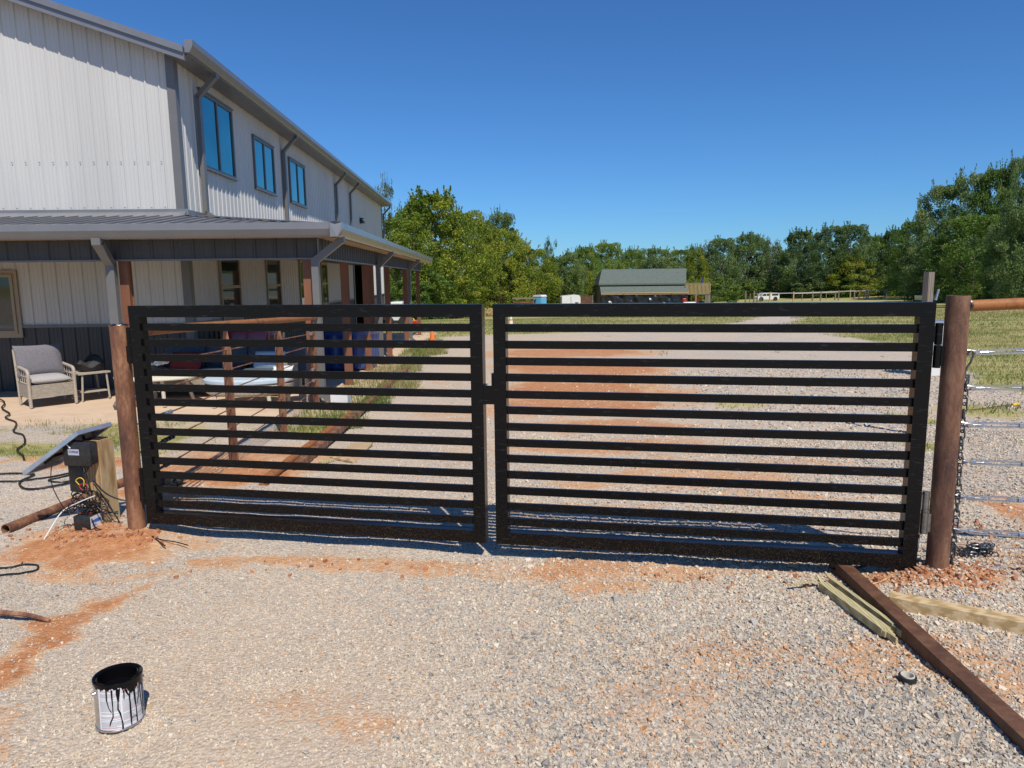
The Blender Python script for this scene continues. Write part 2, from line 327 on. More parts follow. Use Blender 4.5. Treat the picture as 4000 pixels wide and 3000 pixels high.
def bez(pts, n=8):                                      # Catmull-Rom through points
    P = [Vector(p) for p in pts]; P = [P[0]*2-P[1]]+P+[P[-1]*2-P[-2]]; out = []
    for i in range(1, len(P)-2):
        for k in range(n):
            t = k/n; a, b, c, d = P[i-1:i+3]
            out.append(.5*((2*b)+(c-a)*t+(2*a-5*b+4*c-d)*t*t+(3*b-a-3*c+d)*t**3))
    return out+[P[-2]]
def npmesh(name, V, Fc, mat, tint=None, smooth=False, at=(0, 0, 0)):
    me = bpy.data.meshes.new(name); n = Fc.shape[1]
    me.vertices.add(len(V)); me.vertices.foreach_set('co', (V-np.array(at)).astype('f').ravel())
    me.loops.add(Fc.size); me.loops.foreach_set('vertex_index', Fc.astype('i').ravel())
    me.polygons.add(len(Fc)); me.polygons.foreach_set('loop_start', np.arange(0, Fc.size, n, dtype='i')); me.polygons.foreach_set('loop_total', np.full(len(Fc), n, 'i'))
    if smooth: me.polygons.foreach_set('use_smooth', np.ones(len(Fc), bool))
    else: me.polygons.foreach_set('use_smooth', np.zeros(len(Fc), bool))
    if tint is not None:
        for k, v in (tint if isinstance(tint, dict) else {'tint': tint}).items():
            a = me.attributes.new(k, 'FLOAT', 'POINT'); a.data.foreach_set('value', v.astype('f'))
    me.update(calc_edges=True); me.materials.append(M[mat]); return me
def link(name, me, loc=(0, 0, 0), parent=None):
    o = bpy.data.objects.new(name, me); COL.objects.link(o); o.location = loc
    if parent: o.parent = parent
    return o
# ------------------------------------------------------------------ ground
def vnoise(x, y, s, seed=0):
    xi = np.floor(x/s).astype(np.int64); yi = np.floor(y/s).astype(np.int64); fx = x/s-xi; fy_ = y/s-yi; fx = fx*fx*(3-2*fx); fy_ = fy_*fy_*(3-2*fy_)
    def h(a, b):
        n = (a*374761393+b*668265263+seed*982451653) & 0x7fffffff; n = ((n ^ (n >> 13))*1274126177) & 0x7fffffff; return ((n ^ (n >> 16)) & 0xffff)/65535.
    return (h(xi, yi)*(1-fx)+h(xi+1, yi)*fx)*(1-fy_)+(h(xi, yi+1)*(1-fx)+h(xi+1, yi+1)*fx)*fy_
YP = [-3000, 2.6, 3.3, 6.0, 9.0, 10.8, 28, 80, 160, 400, 4000]; ZP = [0, 0, -.05, -.07, -.215, -.24, -.52, -2.57, -4.9, -6., -6.]
MOUNDS = [(-2.62, 4.70, .34, .06), (2.40, 3.76, .30, .075), (2.75, 3.70, .5, .03), (-3.0, 4.86, .35, .04), (3.35, 4.75, .45, -.06), (2.2, 3.55, .35, .03), (-1.1, 4.15, 1.2, .015), (.8, 3.9, .5, .025)]
def gh(X, Y, fine=True):
    X = np.asarray(X, float); Y = np.asarray(Y, float)
    z = np.interp(Y, YP, ZP); z = z+.9*np.clip(X, 0, 120)/52*np.clip((Y-8)/72, 0, 2.2)
    for mx, my, r, h in MOUNDS: z = z+h*np.exp(-((X-mx)**2+(Y-my)**2)/r**2)
    near = np.clip(1-(np.hypot(X, Y)-8)/6, 0, 1)
    if fine:
        z = z+near*(.035*(vnoise(X, Y, .9, 1)-.5)+.018*(vnoise(X, Y, .3, 2)-.5)+.006*(vnoise(X, Y, .09, 3)-.5))
        d = dirt_f(X, Y); z = z+near*np.clip(d, 0, 1)*.02*(vnoise(X, Y, .05, 5)-.4)
    return z
DE = []                                                # dirt patches: world centre, radii, rotation, strength
def dp(x, y, rx, ry, s=.8, z=-.03, rot=0):
    c = onz(x, y, z); a = onz(x, y-ry, z); b = onz(x, y+ry, z); depth = (c-CP).dot(_f); DE.append((c.x, c.y, rx*depth/F, abs(a.y-b.y)/2, s, rot))
for a in [(1250, 1216, 210, 26, .85), (760, 1205, 330, 20, .8), (1330, 1262, 150, 18, .75), (1000, 1222, 160, 12, .6), (480, 1198, 90, 12, .8), (1560, 1228, 300, 22, .75), (2060, 1262, 160, 34, 1.1), (1900, 1250, 120, 26, 1.0), (2180, 1200, 120, 45, .75), (2190, 1095, 90, 26, .95), (2120, 1085, 40, 12, .9),
          (250, 1180, 120, 32, 1.15), (140, 1155, 120, 34, 1.), (60, 1180, 120, 26, .85), (440, 1155, 90, 16, .6), (262, 1262, 40, 16, .8), (205, 1288, 55, 24, .95), (145, 1328, 58, 30, 1.), (95, 1375, 58, 36, 1.), (40, 1425, 62, 40, 1.), (-15, 1480, 75, 46, 1.), (200, 1230, 160, 14, .7), (330, 1230, 140, 14, .6), (0, 1600, 110, 90, .6),
          (700, 1560, 230, 60, .5), (540, 1322, 40, 8, .5), (400, 1375, 50, 12, .35), (1420, 1500, 150, 120, .52), (1290, 1250, 120, 18, .6), (1900, 1420, 170, 70, .62), (1560, 1400, 150, 60, .5), (2130, 1440, 130, 90, .66), (1500, 1610, 120, 40, .4), (1060, 1630, 140, 30, .35),
          (1230, 755, 210, 14, .95, -.3), (1250, 790, 220, 22, 1., -.25), (1260, 835, 220, 26, 1.05, -.2), (1220, 872, 260, 22, .95, -.2), (1340, 905, 190, 20, .9, -.15), (1300, 960, 280, 24, .8, -.12), (1560, 1000, 280, 20, .6, -.1), (1420, 1040, 300, 22, .75, -.1), (1700, 1075, 240, 16, .55, -.08), (960, 900, 90, 20, .6, -.2), (960, 830, 60, 14, .5, -.25), (1170, 740, 120, 5, .9, -.4), (1000, 1020, 120, 25, .35, -.1), (1250, 1090, 220, 14, .5),
          (560, 985, 240, 26, .85, -.12), (520, 1030, 180, 26, 1.0, -.1), (430, 1000, 110, 22, .9, -.1), (150, 1005, 150, 18, 1.0, -.1), (60, 990, 110, 10, .8, -.1), (330, 1050, 60, 30, 1.0, -.08), (420, 1075, 80, 16, .9, -.08), (2150, 900, 60, 6, .4, -.1), (2130, 1030, 70, 8, .3, -.1)]: dp(*a)
def dirt_f(X, Y):
    X = np.asarray(X, float); Y = np.asarray(Y, float); d = np.zeros_like(X); k = np.clip(.18+.05*Y, 0, .8)
    wx = k*(vnoise(X, Y, .55, 61)-.5)+k*.5*(vnoise(X, Y, .18, 62)-.5); wy = k*.8*(vnoise(X, Y, .5, 63)-.5)+k*.4*(vnoise(X, Y, .16, 64)-.5); X = X+wx; Y = Y+wy
    for cx, cy, rx, ry, s, r in DE:
        e = ((X-cx)/rx)**2+((Y-cy)/ry)**2; d = np.maximum(d, s*np.clip(1.35-e*.85, 0, 1))
    return d
def dust_f(X, Y):
    d = np.exp(-((X+1.0)/1.1)**2)*np.clip((4.2-Y)/1.5, 0, 1)*.9+np.exp(-((X+2.9)/.8)**2)*np.clip((4.5-Y)/1.5, 0, 1)*.4
    d = d+np.clip((Y-5)/3, 0, 1)*np.exp(-((X-1)/2.2)**2)*.6+np.exp(-((X+1.3)/.6)**2)*np.clip((Y-5)/3, 0, 1)*.3
    return np.clip(d+.25*(vnoise(X, Y, .8, 9)-.4), 0, 1)
GP = np.array([(-2.15, 8.9), (-2.05, 11), (-2.15, 14), (-2.4, 20), (-2.7, 26.8), (0, 27.6), (5, 29), (9, 33), (14, 42), (20, 55), (24, 57), (17, 42), (12, 31), (11.4, 24.5), (10.8, 19.5), (9.6, 15.5), (8.8, 13.3), (8.0, 12.2), (8.3, 11.0), (8.5, 10.2), (14, 9.5), (60, 8), (60, -60), (-60, -60), (-60, 7.6), (-8, 7.7), (-5.2, 7.2), (-3.6, 7.4), (-2.6, 8.3)])
def grass_f(X, Y):
    X = np.asarray(X, float); Y = np.asarray(Y, float); ins = np.zeros(X.shape, bool); dist = np.full(X.shape, 1e9)
    n = len(GP)
    for i in range(n):
        (x1, y1), (x2, y2) = GP[i], GP[(i+1) % n]
        c = ((y1 > Y) != (y2 > Y)) & (X < (x2-x1)*(Y-y1)/((y2-y1) if y2 != y1 else 1e-9)+x1); ins ^= c
        L = (x2-x1)**2+(y2-y1)**2; t = np.clip(((X-x1)*(x2-x1)+(Y-y1)*(y2-y1))/L, 0, 1); dist = np.minimum(dist, np.hypot(X-x1-t*(x2-x1), Y-y1-t*(y2-y1)))
    g = np.where(ins, -dist, dist)/np.clip(Y*.05, .25, 3); g = np.clip(.5+g*.7, 0, 1)
    for cx, cy, r in ((6.5, 9.6, .8), (5.2, 9.1, .5), (7.6, 8.4, 1.1), (4.4, 7.3, .35), (5.6, 7.0, .4), (3.4, 10.4, .5), (6.6, 7.6, .5), (-1.9, 12.6, .5)): g = np.maximum(g, .8-((X-cx)**2+(Y-cy)**2)/r**2*.5)
    g = np.where((Y > 7.2) & (Y < 9.5) & (X < -2.6), np.minimum(g, .42+.6*(vnoise(X, Y, .6, 21)-.3)), g)
    return g
def axis(a, b, step, grow, lim):
    p = [a]; 
    while p[-1] < b: p.append(p[-1]+step)
    s = step
    while p[-1] < lim: s *= grow; p.append(p[-1]+s)
    return p
xs = axis(0, 5, .045, 1.06, 1600); xs = np.array([-x for x in reversed(xs[1:])]+xs); ys = axis(0.9, 6.5, .045, 1.035, 2500); ys = np.array([-400, -60, -10, -2, .3]+ys)
GX, GY = np.meshgrid(xs, ys); gx, gy = GX.ravel(), GY.ravel(); nx, ny = len(xs), len(ys)
idx = np.arange(nx*ny).reshape(ny, nx); quads = np.stack([idx[:-1, :-1], idx[:-1, 1:], idx[1:, 1:], idx[1:, :-1]], -1).reshape(-1, 4)
gme = npmesh('ground', np.stack([gx, gy, gh(gx, gy)], 1), quads, 'ground', {'dirt': dirt_f(gx, gy), 'grass': grass_f(gx, gy), 'dust': dust_f(gx, gy)}, True)
tag(link('ground', gme), kind='structure')
def gz(x, y): return float(gh(np.array([x]), np.array([y]))[0])
# crushed stones lying loose
def stones(n, y0, y1, dens_pow, smin, smax, seed):
    g = np.random.default_rng(seed); Y = y0+(y1-y0)*g.random(n)**dens_pow; X = (g.random(n)*2-1)*(Y*.79+.25)
    keep = (g.random(n) < (1-.78*np.clip(dirt_f(X, Y)*1.3-.1, 0, 1))*(1-.72*dust_f(X, Y)*(vnoise(X, Y, .35, 31) > .3))*np.clip(1.4-grass_f(X, Y)*2.4, 0, 1)) & ~((Y > 8.9) & (X < -2.3))
    X, Y = X[keep], Y[keep]; n = len(X)
    s = (smin+(smax-smin)*g.random(n)**2.8)/2*np.clip(.74+.13*X+.35*(vnoise(X, Y, .8, 77)-.5), .5, 1.1)
    base = np.array([(-1, -1, -1), (1, -1, -1), (1, 1, -1), (-1, 1, -1), (-1, -1, 1), (1, -1, 1), (1, 1, 1), (-1, 1, 1)], float)*.72
    P = base[None]+(g.random((n, 8, 3))-.5)*.95
    P *= np.stack([.8+.7*g.random(n), .7+.5*g.random(n), .45+.4*g.random(n)], 1)[:, None]*s[:, None, None]
    ax = g.normal(size=(n, 3)); ax[:, 2] += 1.2*np.sign(ax[:, 2]); ax /= np.linalg.norm(ax, axis=1)[:, None]; an = g.random(n)*6.283; c, s_ = np.cos(an), np.sin(an)
    cr = np.cross(ax[:, None].repeat(8, 1), P); dt = (ax[:, None]*P).sum(2)[..., None]; P = P*c[:, None, None]+cr*s_[:, None, None]+ax[:, None]*dt*(1-c[:, None, None])
    P[:, :, 0] += X[:, None]; P[:, :, 1] += Y[:, None]; P[:, :, 2] += (gh(X, Y)+s*.22)[:, None]
    fc = np.array([(0, 3, 2, 1), (4, 5, 6, 7), (0, 1, 5, 4), (1, 2, 6, 5), (2, 3, 7, 6), (3, 0, 4, 7)]); Fc = (fc[None]+(np.arange(n)*8)[:, None, None]).reshape(-1, 4)
    tint = np.clip(g.random(n)*.86+.30*(vnoise(X, Y, 1.3, 55)-.45), 0, .92); tint = np.where(g.random(n) < .10+.45*np.clip(dirt_f(X, Y), 0, 1), .86+.14*g.random(n), tint)
    tint = np.where(dust_f(X, Y)*g.random(n) > .35, .55+.35*g.random(n), tint)
    return P.reshape(-1, 3), Fc, tint.repeat(8)
parts = [stones(260000, 1.25, 4.2, .72, .005, .020, 1), stones(90000, 4.0, 8.2, .75, .009, .024, 2), stones(26000, 8., 15, .8, .018, .04, 3), stones(1500, 1.3, 6, .7, .024, .042, 4)]
off = 0; VV, FF, TT = [], [], []
for P, Fc, T in parts: VV.append(P); FF.append(Fc+off); TT.append(T); off += len(P)
tag(link('gravel', npmesh('gravel', np.concatenate(VV), np.concatenate(FF), 'stone', np.concatenate(TT))), 'loose crushed stone gravel scattered over the drive around the black gate', 'gravel', kind='stuff')
# clods of red soil round the post feet
def clods():
    g = np.random.default_rng(11); V = []; Fc = []; n = 0
    base = np.array([(-1, -1, -1), (1, -1, -1), (1, 1, -1), (-1, 1, -1), (-1, -1, 1), (1, -1, 1), (1, 1, 1), (-1, 1, 1)], float)*.7
    fc = np.array([(0, 3, 2, 1), (4, 5, 6, 7), (0, 1, 5, 4), (1, 2, 6, 5), (2, 3, 7, 6), (3, 0, 4, 7)])
    for cx, cy, rx, ry, k in ((2.42, 3.70, .28, .14, 260), (2.15, 3.62, .35, .12, 160), (2.9, 3.72, .35, .14, 160), (-2.6, 4.62, .35, .15, 220), (-3.05, 4.75, .3, .15, 160), (3.35, 4.75, .35, .2, 160), (1.1, 3.85, .5, .1, 60), (-1.2, 4.1, .9, .12, 50)):
        for _ in range(k):
            x, y = g.normal(cx, rx*.6), g.normal(cy, ry*.7)
            if math.hypot(x-2.372, y-3.776) < .07 or math.hypot(x+2.611, y-4.719) < .07: continue
            s = .003+.014*g.random()**4; P = (base+(g.random((8, 3))-.5)*.9)*s; V.append(P+np.array([x, y, gz(x, y)+s*.4])); Fc.append(fc+n*8); n += 1
    return np.concatenate(V), np.concatenate(Fc)
M['clod'] = surf('red_clay_clods', (.30, .115, .055), (.50, .24, .125), 20, .95)
V, Fc = clods(); tag(link('soil_clods', npmesh('soil_clods', V, Fc, 'clod')), 'crumbly red clay clods heaped round the feet of the gate posts', 'soil', kind='stuff')
# grass blades
def blades(n, fx, fy_, hmin, hmax, wd, seed, thr=.5, clump=.5):
    g = np.random.default_rng(seed); X, Y = fx(g, n), fy_(g, n)
    k = (grass_f(X, Y)+.9*(vnoise(X, Y, clump, seed)-.5)+.4*(vnoise(X, Y, clump*.25, seed+1)-.5) > thr); X, Y = X[k], Y[k]; n = len(X)
    h = hmin+(hmax-hmin)*g.random(n)**1.5*(.4+.9*vnoise(X, Y, clump, seed+3)); a = g.random(n)*6.283; ln = (g.random(n)*.9)*h; b = g.random(n)*6.283
    z = gh(X, Y, False)-.01; w_ = wd*(.6+.8*g.random(n))
    p0 = np.stack([X-np.cos(a)*w_, Y-np.sin(a)*w_, z], 1); p1 = np.stack([X+np.cos(a)*w_, Y+np.sin(a)*w_, z], 1)
    p2 = np.stack([X+np.cos(b)*ln, Y+np.sin(b)*ln, z+h], 1)
    return np.stack([p0, p1, p2], 1).reshape(-1, 3), np.arange(3*n).reshape(-1, 3), np.clip(.15+.75*vnoise(X, Y, clump*2.5, seed+5)+.3*(g.random(n)-.5), 0, 1).repeat(3)
U_ = lambda a, b: (lambda g, n: a+(b-a)*g.random(n))
parts = [blades(15000, U_(-9.5, -2.4), U_(7.1, 9.6), .015, .10, .004, 41, .62, .35), blades(26000, U_(-3.0, -1.7), U_(8.6, 26), .04, .20, .007, 42, .42, .7),
         blades(120000, U_(3.0, 22), U_(6.8, 26), .02, .12, .007, 43, .44), blades(90000, lambda g, n: -8+50*g.random(n), U_(26, 60), .03, .14, .014, 44, .5, 2.)]
off = 0; VV, FF, TT = [], [], []
for P, Fc, T in parts: VV.append(P); FF.append(Fc+off); TT.append(T); off += len(P)
tag(link('grass', npmesh('grass', np.concatenate(VV), np.concatenate(FF), 'grassblade', np.concatenate(TT))), 'short patchy green and straw coloured grass beside slab and drive', 'grass', kind='stuff')
# ------------------------------------------------------------------ the steel building (local frame: u along its front, v back, h up from the slab)
BA = R(2.17); BO = Vector((-2.93, 10.8, -.2))
bld = thing('steel_building', 'large two storey white ribbed steel building with charcoal base, grey gutters and wraparound porch', 'building', BO, BA)
def bl(u, v, h): return BO+Matrix.Rotation(BA, 3, 'Z') @ Vector((u, v, h))
def siding(mb, a0, a1, base, axis_, zb, zt, sgn, pitch=.2286, rib=.020):   # ribbed sheet; zt may be a function of position
    zt = zt if callable(zt) else (lambda a, c=zt: c)
    prof = []; p = math.floor(a0/pitch)*pitch
    while p < a1+pitch:
        for d, h in ((0, 0), (.016, rib), (.036, rib), (.052, 0), (.100, 0), (.106, .004), (.118, .004), (.124, 0), (.165, 0), (.171, .004), (.183, .004), (.189, 0)):
            if a0 < p+d < a1: prof.append((p+d, h))
        p += pitch
    prof = [(a0, 0)]+prof+[(a1, 0)]; q = []; fs = []
    for a, h in prof:
        for z in (zb, zt(a)): q.append((a, base+sgn*h, z) if axis_ == 'u' else (base+sgn*h, a, z))
    for i in range(len(prof)-1): fs.append((2*i, 2*i+2, 2*i+3, 2*i+1))
    mb.add(q, fs)
WU, WV, FAR = -2.7, 2.0, 26.8                          # corner of the walls
rk = lambda u: 5.74+.333*(WU-u)
m = MB(); siding(m, -14.7, WU-.1, WV, 'u', 1.15, lambda u: rk(max(u, -8.7)) if u > -8.7 else rk(-8.7)-.333*(-8.7-u), -1)
nf = len(m.f)
w0 = m
# screws along the front wall
p = -3.0
while p > -6.5:
    for z_ in (3.92, 3.155): m.box(p-.008, p+.008, WV-.030, WV-.0201, z_, z_+.014)
    p -= .2286
fw = m.build('front_wall', 'white_panel', bld); fw.data.materials.append(M['grey_trim'])
for q in fw.data.polygons[nf:]: q.material_index = 1
m = MB(); siding(m, -14.7, WU-.1, WV, 'u', -.3, 1.10, -1); m.build('front_wainscot', 'dark_panel', bld)
m = MB(); siding(m, WV+.1, FAR-.1, WU, 'v', 2.6, 5.74, 1); siding(m, WV+.1, 18.1, WU, 'v', 1.15, 2.6, 1); siding(m, 20.7, FAR-.1, WU, 'v', 1.15, 2.6, 1)
m.build('side_wall', 'white_panel', bld)
m = MB(); siding(m, WV+.1, 18.1, WU, 'v', -.8, 1.10, 1); siding(m, 20.7, FAR-.1, WU, 'v', -.8, 1.10, 1); m.build('side_wainscot', 'dark_panel', bld)
m = MB(); m.box(-14.7, WU-.1, WV-.034, WV-.001, 1.10, 1.15); m.box(WU+.001, WU+.034, WV+.1, 18.1, 1.10, 1.15); m.box(WU+.001, WU+.034, 20.7, FAR-.1, 1.10, 1.15); m.build('belt_trim', 'grey_trim', bld)
m = MB(); m.prism([(WU-.11, WV-.028), (WU+.030, WV-.028), (WU+.030, WV+.13), (WU-.0, WV+.13), (WU-.0, WV), (WU-.11, WV)], lambda a, b, t: (a, b, t), -.3, 5.76); m.build('corner_trim', 'grey_trim', bld); MB().box(WU-.0, WU+.030, FAR-.12, FAR+.03, -.8, 5.76).build('corner_trim', 'grey_trim', bld)
m = MB(); m.box(-14.7, WU, FAR-.02, FAR, -.8, 5.7); m.build('rear_wall', 'white_panel', bld)
m = MB(); m.box(WU-.12, WU-.02, 17.98, 18.1, -.8, 2.6); m.box(WU-.02, WU+.05, 18.0, 18.12, -.8, 2.62); m.box(WU-.02, WU+.05, 20.68, 20.82, -.8, 2.62); m.box(WU-.02, WU+.05, 18.12, 20.68, 2.5, 2.62); dr = m.build('garage_door_frame', 'grey_trim', bld)
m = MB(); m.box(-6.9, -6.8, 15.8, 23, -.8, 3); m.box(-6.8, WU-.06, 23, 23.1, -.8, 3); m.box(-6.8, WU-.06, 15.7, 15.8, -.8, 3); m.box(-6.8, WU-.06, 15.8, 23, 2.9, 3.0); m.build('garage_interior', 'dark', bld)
# main roof, rake, eave gutter
m = MB()
for s, (u0, u1) in ((0, (-8.7, WU+.42)), (1, (-15.2, -8.7))):
    za, zb = (7.78, 7.78-.333*(WU+.42+8.7)) if s == 0 else (7.78-.333*6.5, 7.78)
    m.prism([(u0, za-.06), (u1, zb-.06), (u1, zb), (u0, za)], lambda a, b, t: (a, t, b), WV-.26, FAR+.25)
p = WV-.2
while p < FAR+.2:
    for d in (0,): m.prism([(-8.6, 7.76), (WU+.40, 7.78-.333*(WU+.40+8.7)), (WU+.40, 7.81-.333*(WU+.40+8.7)), (-8.6, 7.79)], lambda a, b, t: (a, t, b), p, p+.03)
    p += .3
m.build('roof', 'roofmetal', bld)
m = MB(); e = WU+.34; z = lambda u: 7.80-.333*(u+8.7)
for v0, v1, dz0, dz1 in ((WV-.34, WV-.262, -.19, .012), (WV-.375, WV-.342, -.08, .03)):
    m.prism([(-8.7, z(-8.7)+dz0), (e, z(e)+dz0), (e, z(e)+dz1), (-8.7, z(-8.7)+dz1)], lambda a, b, t: (a, t, b), v0, v1)
m.build('rake_trim', 'gutter', bld)
def gutter_prof(s): return [(0, 0), (.07*s, 0), (.095*s, .03), (.135*s, .11), (.135*s, .20), (.125*s, .205), (.12*s, .13), (.0, .19)]
zg = 5.60
m = MB(); m.prism(gutter_prof(1), lambda a, b, t: (WU+.38+a, t, zg+b), WV-.40, FAR+.3)
m.add([(WU+.38, WV-.402, zg), (WU+.45, WV-.402, zg), (WU+.475, WV-.402, zg+.03), (WU+.515, WV-.402, zg+.11), (WU+.515, WV-.402, zg+.2), (WU+.38, WV-.402, zg+.2)], [(0, 1, 2, 3, 4, 5)])
m.build('eave_gutter', 'gutter', bld)
m = MB(); m.box(WU+.02, WU+.379, WV-.25, FAR+.2, 5.60, 5.625); m.build('eave_soffit', 'grey_trim', bld)
def spout(pts, w_=.10, d_=.075, name='downspout', up=(0, 1, 0)):
    m = MB()
    for a, b in zip(pts[:-1], pts[1:]):
        d = (Vector(b)-Vector(a)).normalized()*.035; m.beam(Vector(a)-d*.2, Vector(b)+d, d_, w_, up)
    return m.build(name, 'grey_trim', bld)
for v in (2.83, 8.42, 15.05, 17.7, 26.95):
    spout([(WU+.42, v, 5.62), (WU+.42, v, 5.55), (WU+.085, v, 5.20), (WU+.085, v, 3.14 if v < 18 else 2.4)]+([(WU+.22, v, 3.05)] if v < 18 else []), .12 if v < 9 else .11)
def window(v0, v1, h0, h1, glass='teal_glass', fr='grey_trim', mull='v', u=WU, name='window'):
    m = MB(); f = .05; d0, d1 = .012, .055
    def bar(a, b, c, e_, d=d1): m.box(u+d0, u+d, a, b, c, e_)
    bar(v0, v1, h1-f, h1); bar(v0, v1, h0, h0+f); bar(v0, v0+f, h0+f, h1-f); bar(v1-f, v1, h0+f, h1-f); m.box(u+.01, u+.085, v0-.03, v1+.03, h0-.03, h0-.001); m.box(u+.01, u+.075, v0-.02, v1+.02, h1+.001, h1+.03)
    w_ = m.build(name, fr, bld); m = MB()
    if mull == 'v': c = (v0+v1)/2; m.box(u+d0+.002, u+.05, c-.03, c+.03, h0+f, h1-f)
    else: c = h0+(h1-h0)*.52; m.box(u+d0+.002, u+.05, v0+f, v1-f, c-.03, c+.03)
    m.build('mullion', fr, w_)
    m = MB(); m.box(u+.021, u+.027, v0+f, v1-f, h0+f, h1-f); m.build('pane', glass, w_); return w_
window(3.0, 4.72, 3.99, 5.38); window(6.05, 7.62, 3.99, 5.14); window(9.06, 10.72, 3.99, 5.14)
for v0, v1 in ((3.42, 4.56), (6.42, 7.6), (9.54, 10.6), (12.2, 13.1)): window(v0, v1, 1.05, 2.42, 'dark_glass', 'tan_frame', 'h')
def fwindow(u0, u1, h0, h1):
    m = MB(); v = WV
    for a, b, c, d, e in ((u0-.07, u1+.07, h1, h1+.07, .04), (u0-.07, u1+.07, h0-.07, h0, .04), (u0-.07, u0, h0, h1, .04), (u1, u1+.07, h0, h1, .04), (u0, u1, h1-.05, h1-.001, .06), (u0, u1, h0+.001, h0+.05, .06), (u1-.05, u1-.001, h0+.05, h1-.05, .06), (u0+.001, u0+.05, h0+.05, h1-.05, .06)): m.box(a, b, v-e, v-.012, c, d)
    w_ = m.build('window', 'tan_frame', bld); MB().box(u0+.05, u1-.05, v-.03, v-.02, h0+.05, h1-.05).build('pane', 'dark_glass', w_)
fwindow(-7.2, -5.72, 1.0, 2.04)

m = MB(); m.box(WU+.02, WU+.16, 20.0, 20.22, 4.42, 4.46); m.prism([(0, 0), (.17, 0), (.17, .09), (.05, .2), (0, .2)], lambda a, b, t: (WU+.022+a, t, 4.23+b), 20.0, 20.24); m.build('wall_light', 'blackplastic', bld)
MB().box(WU+.06, WU+.185, 20.01, 20.23, 4.215, 4.229).build('light_lens', 'cream', bld)
# porch roof (hipped at the corner), gutters, headers, posts
ov = .36
m = MB(); zr0, zr1 = 2.66, 3.02
m.add([(-14.7, -ov, zr0), (ov, -ov, zr0), (WU, WV, zr1), (-14.7, WV, zr1), (-14.7, -ov, zr0-.05), (ov, -ov, zr0-.05), (WU, WV, zr1-.05), (-14.7, WV, zr1-.05), (ov, 17.8, zr0), (WU, 17.8, zr1), (ov, 17.8, zr0-.05), (WU, 17.8, zr1-.05)],
      [(0, 1, 2, 3), (4, 7, 6, 5), (0, 4, 5, 1), (1, 8, 9, 2), (5, 6, 11, 10), (1, 5, 10, 8), (8, 10, 11, 9)])
for i in range(46):                                    # ribs of the roof sheets
    u = ov-.2286-i*.2286; v1 = WV if u < WU else -ov+(ov-u)*(WV+ov)/(ov-WU)
    t = (v1+ov)/(WV+ov); m.beam((u, -ov-.01, zr0+.012), (u, v1, zr0+.012+t*(zr1-zr0)), .03, .024)
for i in range(78):
    v = -ov+.2286+i*.2286; u1 = WU if v > WV else ov-(v+ov)*(ov-WU)/(WV+ov)
    t = (ov-u1)/(ov-WU); m.beam((ov+.01, v, zr0+.012), (u1, v, zr0+.012+t*(zr1-zr0)), .03, .024)
m.beam((ov, -ov, zr0+.02), (WU, WV, zr1+.02), .12, .02)
pr = m.build('porch_roof', 'roofmetal', bld)
m = MB(); m.box(-14.7, WU+.1, WV-.05, WV-.029, 2.99, 3.13); m.prism([(WV-.03, 3.10), (WV-.16, 3.0), (WV-.16, 2.985), (WV-.03, 3.085)], lambda a, b, t: (t, a, b), -14.7, WU+.06)
m.box(WU+.031, WU+.05, WV, 17.8, 2.99, 3.13); m.build('roof_flashing', 'gutter', bld)
m = MB(); zz = 2.49
m.prism(gutter_prof(-1), lambda a, b, t: (t, -ov-.012+a, zz+b), -14.7, ov-.03); m.build('front_gutter', 'gutter', bld)
m = MB(); m.prism(gutter_prof(1), lambda a, b, t: (ov+.012+a, t, zz+b), -ov-.02, 17.85)
m.add([(ov-.02, -ov-.15, zz), (ov+.08, -ov-.15, zz), (ov+.147, -ov-.09, zz+.11), (ov+.147, -ov-.09, zz+.205), (ov+.06, -ov-.16, zz+.22), (ov-.025, -ov-.152, zz+.20), (ov-.02, -ov-.02, zz), (ov+.08, -ov-.02, zz), (ov+.147, -ov-.02, zz+.11), (ov+.147, -ov-.02, zz+.205), (ov-.02, -ov-.02, zz+.2)],
      [(0, 1, 2, 3, 4, 5), (1, 7, 8, 2), (2, 8, 9, 3), (0, 6, 7, 1), (3, 9, 10, 5, 4)])
m.build('side_gutter', 'gutter', bld)
m = MB(); m.box(-14.7, ov-.01, -ov+.01, -.055, 2.50, 2.535); m.box(.055, ov-.01, -.055, 17.75, 2.50, 2.535); m.build('porch_soffit', 'soffit', bld)
m = MB(); m.box(-14.7, -.08, .055, WV-.05, 2.44, 2.47); m.box(WU+.05, -.055, WV-.05, 17.7, 2.44, 2.47); m.build('porch_ceiling', 'dark_panel', bld)
m = MB(); siding(m, -14.7, .05, -.05, 'u', 2.21, 2.50, -1, .3); siding(m, -.05, 17.5, .05, 'v', 2.21, 2.50, 1, .2286); m.box(-14.7, .03, -.03, .045, 2.215, 2.50); m.box(-.045, .03, .046, 17.5, 2.215, 2.50)
m.build('porch_header', 'dark_panel', bld)
m = MB(); m.box(-14.7, .075, -.075, -.05, 2.185, 2.212); m.box(.05, .075, -.05, 17.5, 2.185, 2.212); m.box(.05, .078, -.078, -.052, 2.212, 2.5); m.build('header_trim', 'grey_trim', bld)
